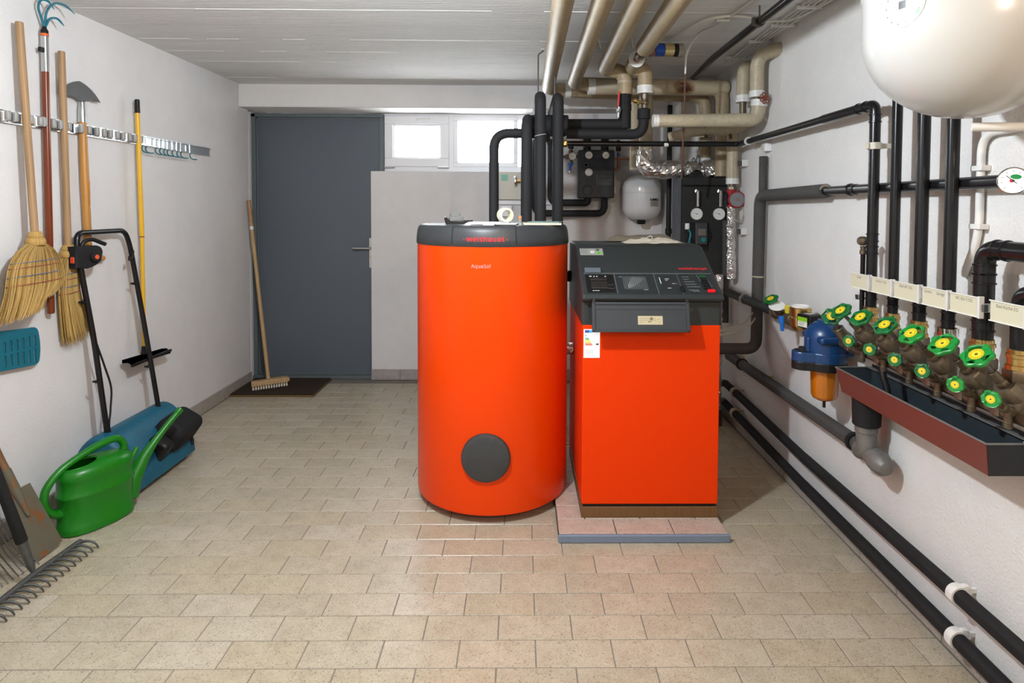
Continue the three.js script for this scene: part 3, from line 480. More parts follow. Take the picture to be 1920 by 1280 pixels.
{ // spade with a rusty blade leaning on the wall
  const t = thing('rusty_spade', 'spade with rust-stained flat blade leaning on the wall', 'spade');
  const s = new THREE.Shape(); s.moveTo(-0.078, 0); s.quadraticCurveTo(0, -0.018, 0.078, 0); s.lineTo(0.068, 0.27); s.lineTo(0.02, 0.272); s.lineTo(-0.062, 0.27); s.closePath();
  const y = V(-0.42, 0.9, 0.05).normalize(), x = V(0.1, 0.06, -1).normalize(), z = x.clone().cross(y).normalize(); const yy = z.clone().cross(x);
  obj('blade', boxUV(basis(extrude(s, 0.003, 0.0008), [-1.868, 0.017, -2.415], x.toArray(), yy.toArray(), z.toArray())), M.rust, t);
  const c = V(-1.868, 0.017, -2.415), P = (k, o = 0.008) => c.clone().addScaledVector(yy, k).addScaledVector(z, o);
  obj('socket', sweep([P(0.16), P(0.28), P(0.36)], (q) => lerp(0.007, 0.018, Math.min(1, q * 1.6)), 14), M.rust, t);
  obj('shaft', sweep(new THREE.CatmullRomCurve3([P(0.34), P(0.42), V(-2.06, 0.56, -2.375), V(-2.086, 0.8, -2.36), V(-2.09, 1.0, -2.35)]).getPoints(24), 0.0155, 14), M.woodDark, t);
  obj('grip', cyl([-2.09, 1.005, -2.41], [-2.09, 1.005, -2.29], 0.0145, 14), M.woodDark, t);
  at(t, [-1.868, 0, -2.415]);
}
{ // spring-tine fan rake
  const t = thing('fan_rake', 'spring-tine steel fan rake standing on its curled tips', 'rake'); const top = V(-2.07, 0.62, -2.19);
  for (let i = 0; i < 16; i++) {
    const u = i / 15 * 2 - 1, e = V(-1.87 + 0.02 * Math.abs(u), 0.004, -2.205 - u * 0.155), m = top.clone().lerp(e, 0.9).add(V(-0.035, 0.018, 0));
    obj('tine', sweep([...new THREE.CatmullRomCurve3([top.clone().add(V(0, 0, -u * 0.02)), top.clone().lerp(m, 0.5).add(V(-0.012, 0, 0)), m]).getPoints(8), e.clone().add(V(-0.012, 0.012, 0)), e], 0.0024, 6), M.darkSteel, t);
  }
  obj('cross_wire', sweep([0, 0.25, 0.5, 0.75, 1].map((k) => { const u = k * 2 - 1; return V(-1.985, 0.265, -2.198 - u * 0.095); }), 0.0026, 6), M.darkSteel, t);
  obj('ferrule', cyl([-2.064, 0.59, -2.19], [-2.078, 0.7, -2.188], 0.018, 14, 0.014), M.darkSteel, t);
  obj('shaft', cyl([-2.076, 0.69, -2.188], [-2.1, 1.5, -2.17], 0.0125, 14), M.woodOld, t);
  at(t, [-1.87, 0, -2.2]);
}
{ // door mat and scrubbing broom
  const mt = thing('coir_mat', 'dark brown coir door mat in front of the grey door', 'mat', [-1.81, 0, -4.68]);
  obj('pile', place(new RoundedBoxGeometry(0.6, 0.022, 0.43, 2, 0.008), 0, 0.0115, 0), M.coir, mt);
  obj('edge_binding', [box(-0.305, 0.305, 0, 0.014, 0.208, 0.22, 0.004), box(-0.305, 0.305, 0, 0.014, -0.22, -0.208, 0.004), box(-0.305, -0.295, 0, 0.014, -0.215, 0.215, 0.004), box(0.295, 0.305, 0, 0.014, -0.215, 0.215, 0.004)], mat([0.13, 0.075, 0.025], 0.9), mt);
  const t = thing('scrubbing_broom', 'wooden scrubbing broom leaning in the corner on the mat', 'broom');
  obj('handle', sweep([[-1.9, 0.08, -4.64], [-2.09, 1.418, -4.775], [-2.0905, 1.423, -4.7755]], (q) => (q > 0.998 ? 0.008 : 0.0135), 16), M.woodPale, t);
  obj('handle_end', sweep([[-2.0625, 1.225, -4.755], [-2.0905, 1.424, -4.776]], 0.0142, 16), mat([0.5, 0.28, 0.13], 0.5, 0, { map: tWood }), t);
  obj('label_sticker', rev([-2.0595, 1.2, -4.753], [-0.138, 0.985, -0.1], [[0, 0.0143], [0.055, 0.0143]], 16), mat([0.7, 0.7, 0.68], 0.5), t);
  const bd = V(0.86, 0.03, -0.42).normalize().toArray(), bz = V(0.42, 0, 0.86).normalize().toArray();
  const hs = new THREE.Shape(); hs.moveTo(-0.13, -0.016); hs.lineTo(0.11, -0.016); hs.quadraticCurveTo(0.135, -0.014, 0.135, 0.004); hs.quadraticCurveTo(0.13, 0.02, 0.11, 0.02); hs.lineTo(-0.13, 0.018); hs.closePath();
  obj('head', basis(extrude(hs, 0.06, 0.005, 2), [-1.893, 0.068, -4.652], bd, [-0.02, 1, 0.0], bz), M.woodPale, t);
  const tufts = []; for (let i = 0; i < 14; i++) for (let j = 0; j < 3; j++) { const a = -0.118 + i * 0.0178, b = 0.012 + j * 0.018; const p = V(-1.893, 0.055, -4.652).addScaledVector(V(...bd), a).addScaledVector(V(...bz), b); tufts.push(sweep([p, p.clone().add(V(0.002 * (j - 1), -0.03, 0.003))], (q) => 0.0045 + 0.002 * q, 6)); }
  obj('bristles', tufts, mat([0.66, 0.62, 0.5], 0.8), t).userData.kind = 'stuff';
  at(t, [-1.9, 0.02, -4.64]);
}

// ---------------------------------------------------------------- storage tank and boiler
const fontBold = await new FontLoader().loadAsync('fonts/droid/droid_sans_bold.typeface.json'), fontReg = await new FontLoader().loadAsync('fonts/droid/droid_sans_regular.typeface.json');
function textGeo(str, size, font, depth = 0.0012, spread = 1) { const g = new TextGeometry(str, { font, size, depth, curveSegments: 5, bevelEnabled: false }); g.computeBoundingBox(); const b = g.boundingBox; g.translate(-(b.min.x + b.max.x) / 2, -(b.min.y + b.max.y) / 2, 0); g.scale(spread, 1, 1); return clean(g); }
function wrapText(g, R, angle, y) { const p = g.attributes.position; for (let i = 0; i < p.count; i++) { const a = angle + p.getX(i) / R, r = R + p.getZ(i); p.setXYZ(i, Math.sin(a) * r, y + p.getY(i), Math.cos(a) * r); } g.computeVertexNormals(); return g; }
{
  const t = thing('storage_tank', 'orange round hot water storage tank with dark grey cap', 'water tank', [-0.14, 0, -3.006]), R = 0.361;
  obj('jacket', rev([0, 0.037, 0], [0, 1, 0], [[0, 0], [0, R - 0.012], [0.006, R - 0.003], [0.02, R], [1.183, R], [1.183, 0]], 96), M.orange, t);
  obj('foot_ring', rev([0, 0, 0], [0, 1, 0], [[0, 0], [0, 0.275], [0.039, 0.285], [0.039, 0]], 48), M.blackMatt, t);
  const prof = [[-0.004, R - 0.01], [-0.004, R + 0.002], [0.0, R + 0.0045], [0.03, R + 0.003], [0.06, R - 0.001], [0.075, R - 0.006], [0.083, R - 0.014], [0.086, R - 0.024], [0.086, R - 0.05]].map(([s, r]) => new THREE.Vector2(r, s + 1.214));
  for (let k = 0; k < 8; k++) obj('cap_segment', clean(toCreasedNormals(new THREE.LatheGeometry(prof, 20, (-26.5 + 45 * k + 0.18) * Math.PI / 180, 44.64 * Math.PI / 180), 0.7)), M.capGrey, t);
  obj('lid', rev([0, 1.21, 0], [0, 1, 0], [[0, 0], [0, R - 0.006], [0.05, R - 0.008], [0.084, R - 0.03], [0.089, R - 0.036], [0.089, 0]], 64), M.capGrey, t);
  obj('maker_lettering', [wrapText(textGeo('weishaupt', 0.0225, fontBold, 0.001, 1.06), R + 0.0025, -0.045, 1.241), wrapText(box(-0.098, -0.088, -0.001, 0.001, 0, 0.001, 0), R + 0.0025, -0.045, 1.241), wrapText(box(0.088, 0.1, -0.001, 0.001, 0, 0.001, 0), R + 0.0025, -0.045, 1.241)], M.red, t);
  obj('model_lettering', wrapText(textGeo('AquaSol', 0.0155, fontReg, 0.0006, 1.08), R, -0.1, 1.126), mat([0.45, 0.42, 0.4], 0.4, 0.4), t);
  const n = V(-0.01, 0, 1).normalize(); obj('flange_cover', rev(V(-0.012, 0.299, R - 0.016), n, [[0, 0], [0, 0.106], [0.02, 0.107], [0.03, 0.102], [0.034, 0.09], [0.036, 0]], 56), mat([0.045, 0.047, 0.048], 0.55, 0, { map: tDust }), t);
}
{ // things lying on the tank
  const Y = 1.3;
  const br = thing('plastic_bracket', 'dark grey angular plastic bracket lying on the tank cap', 'bracket', [-0.3, Y, -2.86], 0.2);
  obj('cradle', [place(extrude(poly([[-0.05, 0.0], [0.03, 0.0], [0.05, 0.012], [0.046, 0.018], [0.02, 0.012], [-0.028, 0.012], [-0.05, 0.034], [-0.058, 0.03]]), 0.045, 0.002), 0, 0.001, -0.02), box(0.03, 0.075, 0.014, 0.02, -0.004, 0.004, 0.002)], M.black, br);
  obj('housing', [place(new RoundedBoxGeometry(0.062, 0.022, 0.05, 2, 0.005), -0.004, 0.026, 0, 0, 0, 0.05), place(new RoundedBoxGeometry(0.042, 0.02, 0.042, 2, 0.005), -0.008, 0.043, 0)], mat([0.2, 0.205, 0.19], 0.6, 0, { map: tDust }), br);
  const ps = thing('paper_stack', 'loose white paper sheets on the tank cap under the tape roll', 'papers', [-0.13, Y, -2.84], -0.06);
  [[0, 0.02, 0], [0.012, -0.03, 0.05], [-0.02, 0.06, -0.08]].forEach(([x, a, z], i) => obj('sheet', place(new RoundedBoxGeometry(0.22 - i * 0.02, 0.0035, 0.2, 1, 0.001), x, 0.002 + i * 0.0038, z * 0.3, 0, a, 0), M.paper, ps));
  const ro = thing('tape_roll', 'cream roll of insulating tape lying on loose papers', 'roll', [-0.078, Y + 0.0125, -2.845], 0.35);
  obj('winding', rev([0, 0.0325, -0.022], [0, 0, 1], [[0, 0.026], [0, 0.0325], [0.048, 0.0325], [0.048, 0.026], [0, 0.026]], 40), mat([0.68, 0.63, 0.49], 0.6), ro);
  obj('core', rev([0, 0.0325, -0.0235], [0, 0, 1], [[0, 0.0235], [0, 0.0258], [0.051, 0.0258], [0.051, 0.0235], [0, 0.0235]], 40), M.paperCream, ro);
  const er = obj('white_pad', place(new RoundedBoxGeometry(0.05, 0.013, 0.03, 2, 0.003), -0.145, Y + 0.0065, -2.715), mat([0.78, 0.77, 0.7], 0.5)); tag(er, 'small off-white block at the front edge of the tank cap', 'block');
  const bk = thing('booklet', 'cream instruction booklet on the right of the tank cap', 'booklet', [0.09, Y, -2.86], 0.05);
  obj('pages', place(new RoundedBoxGeometry(0.17, 0.008, 0.13, 1, 0.001), 0, 0.0045, 0), M.paperCream, bk); obj('cover', place(new RoundedBoxGeometry(0.172, 0.0012, 0.132, 1, 0.0004), 0, 0.0092, 0), mat([0.62, 0.58, 0.4], 0.5), bk);
  const b2 = obj('thin_booklet', place(new RoundedBoxGeometry(0.15, 0.0045, 0.1, 1, 0.001), 0.108, Y + 0.0125, -2.875, 0.02, -0.25, 0), mat([0.16, 0.24, 0.23], 0.5)); tag(b2, 'thin grey-green booklet lying on the cream booklet', 'booklet');
  const vi = thing('corked_vial', 'small clear glass vial closed with an orange cork', 'vial', [-0.008, Y, -2.705]);
  obj('glass', rev([0, 0, 0], [0, 1, 0], [[0, 0], [0, 0.0075], [0.03, 0.0075], [0.03, 0.0066], [0.002, 0.0066], [0.002, 0]], 20), mat([0.9, 0.92, 0.9], 0.05, 0, { physical: { transmission: 0.9, thickness: 0.002, ior: 1.45 } }), vi);
  obj('cork', cyl([0, 0.026, 0], [0, 0.043, 0], 0.0065, 16, 0.008), mat([0.52, 0.22, 0.08], 0.7), vi);
}
{ // tiled plinth under the boiler
  const p = thing('boiler_plinth', 'low tiled plinth with blue front edge under the boiler', 'plinth', [0.51, 0, -3.0]);
  obj('slab', box(-0.353, 0.348, 0, 0.029, -0.5, 0.485, 0.002), M.concreteBlock, p); obj('edge_strip', place(new RoundedBoxGeometry(0.712, 0.034, 0.014, 2, 0.005), 0.0, 0.017, 0.492), M.blueEdge, p);
  const r = rng(8); for (let k = 0; k < 8; k++) for (let n = -1; n < 3; n++) { const off = k % 2 ? 0.12 : 0, a = Math.max(-0.353, -0.353 + n * 0.24 + off), b = Math.min(0.348, -0.353 + (n + 1) * 0.24 + off); if (b - a < 0.03) continue; const m = obj('tile', tileGeo(b - a - 0.0035, 0.1165, r(), r(), 0.006), tilePink[(r() * 2) | 0], p); m.position.set((a + b) / 2, 0.035, 0.485 - 0.06 - k * 0.12); }
}
{ // boiler
  const b = thing('heating_boiler', 'orange heating boiler with dark sloping control hood', 'boiler', [0.558, 0.035, -2.99]), X0 = -0.296, X1 = 0.296, zf = 0.35;
  obj('base_frame', box(X0, X1 + 0.004, 0, 0.048, -0.34, zf - 0.004, 0.003), M.woodDark, b);
  obj('base_gap', box(X0 + 0.008, X1 - 0.008, 0.046, 0.064, -0.34, zf - 0.012, 0), M.black, b);
  obj('casing', [box(X0, X1, 0.062, 0.842, -0.34, zf, 0.004, 2)], M.orangeMatt, b);
  const sp = poly([[-0.345, 0.84], [-zf + 0.004 - 0, 0.84].map((v, i) => (i ? v : v)), [-0.346, 0.94], [-0.382, 0.952], [-0.388, 0.962], [-0.374, 0.977], [-0.052, 1.158], [-0.02, 1.168], [0.31, 1.168], [0.336, 1.15], [0.336, 0.84]]);
  obj('hood', basis(extrude(sp, 0.604, 0.01, 3), [-0.302, 0, 0], [0, 0, -1], [0, 1, 0], [1, 0, 0]), M.hood, b);
  // points on the sloping face: u across, v up the slope, n out of it
  const su = V(0, 0.4905, -0.8714), sn = V(0, 0.8714, 0.4905), o = V(0, 0.9775, 0.374), S = (u, v, n = 0) => V(u, 0, 0).add(o).addScaledVector(su, v).addScaledVector(sn, n);
  const sb = (u0, u1, v0, v1, h, bev = 0.002, below = 0.002) => basis(box(u0, u1, v0, v1, -below, h, bev), o.toArray(), [1, 0, 0], su.toArray(), sn.toArray());
  const print = (u0, u1, v0, v1, h, tex, name, parent) => plate(S((u0 + u1) / 2, (v0 + v1) / 2, h).toArray(), [1, 0, 0], su.toArray(), u1 - u0, v1 - v0, tex, name, parent, new THREE.MeshStandardMaterial({ map: tex, roughness: 0.45 }));
  const dk = '#23282a', pr = '#c9cdca';
  const bar = obj('panel_ledge', [sb(-0.285, 0.285, 0.15, 0.154, 0.003, 0.001), sb(-0.15, -0.147, 0.004, 0.15, 0.0015, 0), sb(0.025, 0.028, 0.004, 0.15, 0.0015, 0), sb(0.13, 0.132, 0.004, 0.15, 0.0015, 0)], mat([0.1, 0.11, 0.11], 0.4), b);
  const rg = obj('regulator', sb(-0.278, -0.155, 0.012, 0.14, 0.003), M.black, b);
  obj('display', [sb(-0.258, -0.185, 0.095, 0.112, 0.008, 0.002), sb(-0.258, -0.185, 0.04, 0.09, 0.0055, 0.003)], mat([0.02, 0.018, 0.017], 0.25), rg);
  obj('dial', rev(S(-0.172, 0.052, 0.003), sn, [[0, 0], [0, 0.0125], [0.009, 0.0115], [0.01, 0.009], [0.01, 0]], 24), M.blackMatt, rg);
  print(-0.276, -0.157, 0.013, 0.139, 0.0032, canvasTex(480, 512, (g, w, h) => { g.fillStyle = '#0d0d0d'; g.fillRect(0, 0, w, h); g.fillStyle = pr; for (const x of [70, 130, 180, 330]) { g.beginPath(); g.moveTo(x, 60); g.lineTo(x + 18, 30); g.lineTo(x + 36, 60); g.fill(); } g.fillRect(62, 34, 40, 26); for (const x of [86, 130, 170]) g.fillRect(x, 462, 32, 16); g.strokeStyle = pr; g.lineWidth = 5; for (let i = 0; i < 14; i++) { const a = i / 14 * 6.28; g.beginPath(); g.moveTo(416 + 58 * Math.cos(a), 350 + 58 * Math.sin(a)); g.lineTo(416 + 68 * Math.cos(a), 350 + 68 * Math.sin(a)); g.stroke(); } }), 'regulator_print', rg);
  print(-0.142, 0.02, 0.01, 0.145, 0.0006, canvasTex(640, 540, (g, w, h) => { g.fillStyle = dk; g.fillRect(0, 0, w, h); g.strokeStyle = '#9fa4a2'; g.lineWidth = 2.5; for (let i = 0; i <= 12; i++) { const x = 110 + i * 33; g.beginPath(); g.moveTo(x, 70); g.lineTo(x, 420); g.stroke(); } for (let i = 0; i <= 10; i++) { const y = 70 + i * 35; g.beginPath(); g.moveTo(110, y); g.lineTo(506, y); g.stroke(); } g.lineWidth = 4; g.lineWidth = 2; g.strokeStyle = '#cfd3d1'; for (let i = 0; i < 9; i++) { g.beginPath(); g.moveTo(176, 330 + i * 9); g.quadraticCurveTo(220 + i * 18, 190 + i * 14, 290 + i * 22, 70 + i * 4); g.stroke(); } g.fillStyle = pr; g.fillRect(50, 66, 46, 8); g.fillRect(430, 440, 70, 10); }), 'chart_print', b);
  print(0.032, 0.128, 0.008, 0.147, 0.0006, canvasTex(400, 560, (g, w, h) => { g.fillStyle = dk; g.fillRect(0, 0, w, h); g.strokeStyle = '#4a5052'; g.lineWidth = 3; g.strokeRect(10, 10, w - 20, h - 20); g.fillStyle = pr; g.fillRect(60, 90, 16, 190); g.fillRect(160, 130, 80, 12); g.fillRect(160, 170, 50, 12); g.fillRect(160, 400, 70, 14); g.fillStyle = '#2c2b29'; g.fillRect(180, 220, 200, 120); g.fillStyle = '#b8bab5'; g.fillRect(270, 270, 60, 14); g.fillRect(345, 270, 12, 14); }), 'module_print', b);
  print(0.135, 0.278, 0.008, 0.147, 0.0006, canvasTex(600, 560, (g, w, h) => { g.fillStyle = dk; g.fillRect(0, 0, w, h); g.fillStyle = '#b9bdba'; [[60, 70, 120], [70, 140, 90], [75, 215, 190], [85, 290, 190], [95, 365, 230], [110, 460, 160], [170, 490, 130]].forEach(([x, y, L]) => { for (let i = 0; i < L; i += 22) g.fillRect(x + i, y, 14, 9); }); for (let i = 0; i < 6; i++) { g.fillRect(348 + i * 12, 20 + i * 62, 5, 50); g.fillRect(500 + i * 8, 20 + i * 62, 5, 40); } }), 'legend_print', b);
  const col = [M.green, M.black, M.black, M.black, M.black];
  for (let i = 0; i < 5; i++) obj('rocker_switch', sb(0.226, 0.256, 0.12 - i * 0.021, 0.137 - i * 0.021, 0.006, 0.002), i ? M.black : mat([0.01, 0.07, 0.02], 0.3), b);
  obj('mains_switch', sb(0.238, 0.27, 0.014, 0.031, 0.008, 0.003), mat([0.8, 0.01, 0.02], 0.25), b);
  obj('key_knob', sb(0.123, 0.139, 0.016, 0.05, 0.012, 0.004), M.black, b);
  obj('pull_tab', sb(-0.278, -0.206, 0.15, 0.182, 0.013, 0.003), mat([0.1, 0.12, 0.14], 0.4), b);
  obj('maker_lettering', basis(textGeo('weishaupt', 0.0175, fontBold, 0.0008, 1.05), S(0.212, 0.19, 0.0004).toArray(), [1, 0, 0], su.toArray(), sn.toArray()), M.red, b);
  print(-0.286, -0.178, 0.298, 0.355, 0.0008, canvasTex(540, 285, (g, w, h) => { g.fillStyle = '#8f918a'; g.fillRect(0, 0, w, h); g.fillStyle = '#4c4e49'; for (let i = 0; i < 7; i++) g.fillRect(20, 22 + i * 34, i ? 150 + (i * 37) % 60 : 190, 9); g.fillStyle = '#1c1d1a'; g.beginPath(); g.arc(420, 60, 40, 0, 7); g.fill(); g.fillStyle = '#f0eee6'; g.beginPath(); g.arc(290, 150, 46, 0, 7); g.fill(); g.fillStyle = '#62c322'; g.beginPath(); g.arc(440, 190, 52, 0, 7); g.fill(); g.strokeStyle = '#1e2a14'; g.lineWidth = 9; g.beginPath(); g.arc(290, 150, 16, 0, 7); g.stroke(); g.beginPath(); g.arc(440, 192, 18, 0, 7); g.stroke(); g.fillStyle = '#8f918a'; g.fillRect(408, 44, 24, 24); }), 'type_plate', b);
  // drop-down flap below the panel
  const fu = V(0, -0.972, 0.235).normalize(), fn = V(0, 0.235, 0.972).normalize(), fo = V(0, 0.952, 0.392), fb = (u0, u1, v0, v1, a, c, bev = 0.002) => basis(box(u0, u1, -v1, -v0, a, c, bev), fo.toArray(), [1, 0, 0], fu.clone().negate().toArray(), fn.toArray());
  const fl = obj('flap', [fb(-0.264, 0.146, 0.004, 0.13, 0, 0.006), fb(-0.264, 0.146, 0.12, 0.13, 0.004, 0.012), fb(-0.264, -0.25, 0.004, 0.13, 0.004, 0.012), fb(0.132, 0.146, 0.004, 0.13, 0.004, 0.012), fb(-0.26, 0.142, 0.004, 0.016, 0.004, 0.011), fb(-0.252, 0.134, 0.016, 0.036, 0.005, 0.0075)], M.hoodBlue, b);
  for (const u of [-0.262, 0.13]) obj('flap_hinge', fb(u, u + 0.014, -0.012, 0.012, 0, 0.012, 0.003), M.black, fl);
  const fc = fo.clone().addScaledVector(fu, 0.08).addScaledVector(fn, 0.0066); plate([-0.02, fc.y, fc.z], [1, 0, 0], fu.clone().negate().toArray(), 0.104, 0.036, canvasTex(520, 180, (g, w, h) => { g.fillStyle = '#b9ad8d'; g.fillRect(0, 0, w, h); g.fillStyle = '#6b614c'; g.fillRect(40, 46, 330, 7); g.fillRect(40, 84, 350, 7); g.fillRect(40, 126, 90, 7); g.fillRect(410, 70, 50, 7); g.fillRect(430, 122, 40, 7); g.fillStyle = 'rgba(50,44,34,.55)'; g.beginPath(); g.ellipse(285, 60, 34, 34, 0, 0, 7); g.fill(); g.fillStyle = '#463f31'; g.fillRect(210, 112, 70, 16); }), 'flap_label', fl);
  plate([-0.257, 0.763, zf + 0.0006], [1, 0, 0], [0, 1, 0], 0.07, 0.124, canvasTex(350, 620, (g, w, h) => { g.fillStyle = '#eef0f2'; g.fillRect(0, 0, w, h); g.fillStyle = '#1f3f9a'; g.fillRect(28, 22, 90, 56); g.fillStyle = '#45b6e8'; g.fillRect(120, 22, 60, 56); g.fillStyle = '#e8c832'; for (let i = 0; i < 10; i++) { const a = i * 0.628; g.fillRect(70 + 17 * Math.cos(a), 48 + 17 * Math.sin(a), 4, 4); } g.fillStyle = '#3a3d3a'; g.fillRect(36, 128, 12, 22); g.fillRect(54, 128, 12, 22); ['#149a46', '#52b043', '#c2d52c', '#f5e616', '#f3b417', '#ea6a1f', '#d43c1c'].forEach((c, i) => { g.fillStyle = c; g.beginPath(); const y = 188 + i * 24, L = 70 + i * 14; g.moveTo(34, y); g.lineTo(34 + L, y); g.lineTo(34 + L + 10, y + 9); g.lineTo(34 + L, y + 18); g.lineTo(34, y + 18); g.fill(); }); g.fillStyle = '#1d1d1d'; g.beginPath(); g.moveTo(258, 326); g.lineTo(280, 310); g.lineTo(322, 310); g.lineTo(322, 342); g.lineTo(280, 342); g.fill(); g.fillStyle = '#a7abad'; for (let i = 0; i < 4; i++) g.fillRect(40, 450 + i * 24, 170, 6); g.fillRect(90, 570, 170, 6); }), 'energy_label', b);
}
{ // bag of papers and the sand-coloured mat on the boiler hood
  const sheet = (w, d, nx, nz, h) => { const g = new THREE.PlaneGeometry(w, d, nx, nz); g.rotateX(-Math.PI / 2); const p = g.attributes.position; for (let i = 0; i < p.count; i++) p.setY(i, h(p.getX(i) / w * 2, p.getZ(i) / d * 2)); g.computeVertexNormals(); return clean(g); };
  const l = lattice(55, 32), nz = (x, y) => vnoise(l, 32, x, y);
  const bag = thing('document_bag', 'crumpled clear plastic bag of papers on the boiler hood', 'bag', [0.645, 1.2035, -3.06], 0.08);
  obj('film', [sheet(0.29, 0.15, 40, 24, (u, v) => 0.003 + 0.02 * (1 - u * u * u * u) * (1 - v * v) * (0.6 + 0.8 * nz(u * 4 + 9, v * 3 + 9)) + 0.004 * nz(u * 9 + 9, v * 7 + 9)), sheet(0.29, 0.15, 2, 2, () => 0.001)], M.bag, bag);
  obj('leaflet', place(new RoundedBoxGeometry(0.15, 0.003, 0.1, 1, 0.001), -0.04, 0.004, 0.0, 0, 0.1, 0), M.paper, bag);
  obj('drawstring', curve([[-0.04, 0.02, 0.0], [-0.02, 0.034, 0.0], [-0.005, 0.038, 0.0], [0.0, 0.025, 0.0]], 0.0012, 14, 6), M.paper, bag);
  const mt = obj('insulation_mat', place(sheet(0.36, 0.1, 40, 12, (u, v) => 0.004 + 0.03 * (1 - v * v) * (1 - Math.abs(u) ** 6) * (0.7 + 0.5 * nz(u * 3 + 5, v * 2 + 5)) + (u > 0 ? u * 0.008 : 0)), 0.62, 1.2035, -3.26), mat([0.36, 0.3, 0.21], 0.9, 0, { map: tFoam })); tag(mt, 'sand-coloured insulation mat bunched at the back of the boiler hood', 'mat');
}

// ---------------------------------------------------------------- pipework at the back
const one = (name, label, category, geos, m, group) => tag(obj(name, geos, m), label, category, group);
const foilNoise = lattice(91, 64);
function foil(pts, r, bend, seed, amp = 0.1) {               // crumpled foil: facets pushed in and out
  const P = route(pts, bend, 10), Q = []; for (let i = 0; i < P.length - 1; i++) { const n = Math.max(1, Math.round(P[i].distanceTo(P[i + 1]) / (r * 0.22))); for (let k = 0; k < n; k++) Q.push(P[i].clone().lerp(P[i + 1], k / n)); } Q.push(P[P.length - 1]);
  const g = sweep(Q, r, 30), p = g.attributes.position, R = rng(seed * 977), jit = new Map();
  const n = g.attributes.normal; for (let i = 0; i < p.count; i++) { const key = p.getX(i).toFixed(4) + p.getY(i).toFixed(4) + p.getZ(i).toFixed(4); if (!jit.has(key)) jit.set(key, (R() - 0.5) * amp * r * 0.9 + (vnoise(foilNoise, 64, (p.getX(i) + p.getZ(i)) * 40 + 99, p.getY(i) * 40 + 7) - 0.5) * amp * r * 2.4); const d = jit.get(key); p.setXYZ(i, p.getX(i) + n.getX(i) * d, p.getY(i) + n.getY(i) * d, p.getZ(i) + n.getZ(i) * d); }
  g.computeVertexNormals(); return g;
}
const collar = (x, y, z, dir, r, L = 0.03) => rev([x, y, z], dir, [[0, 0], [0, r], [L * 0.4, r], [L * 0.42, r - 0.0012], [L * 0.48, r - 0.0012], [L * 0.5, r], [L, r], [L, 0]], 28);
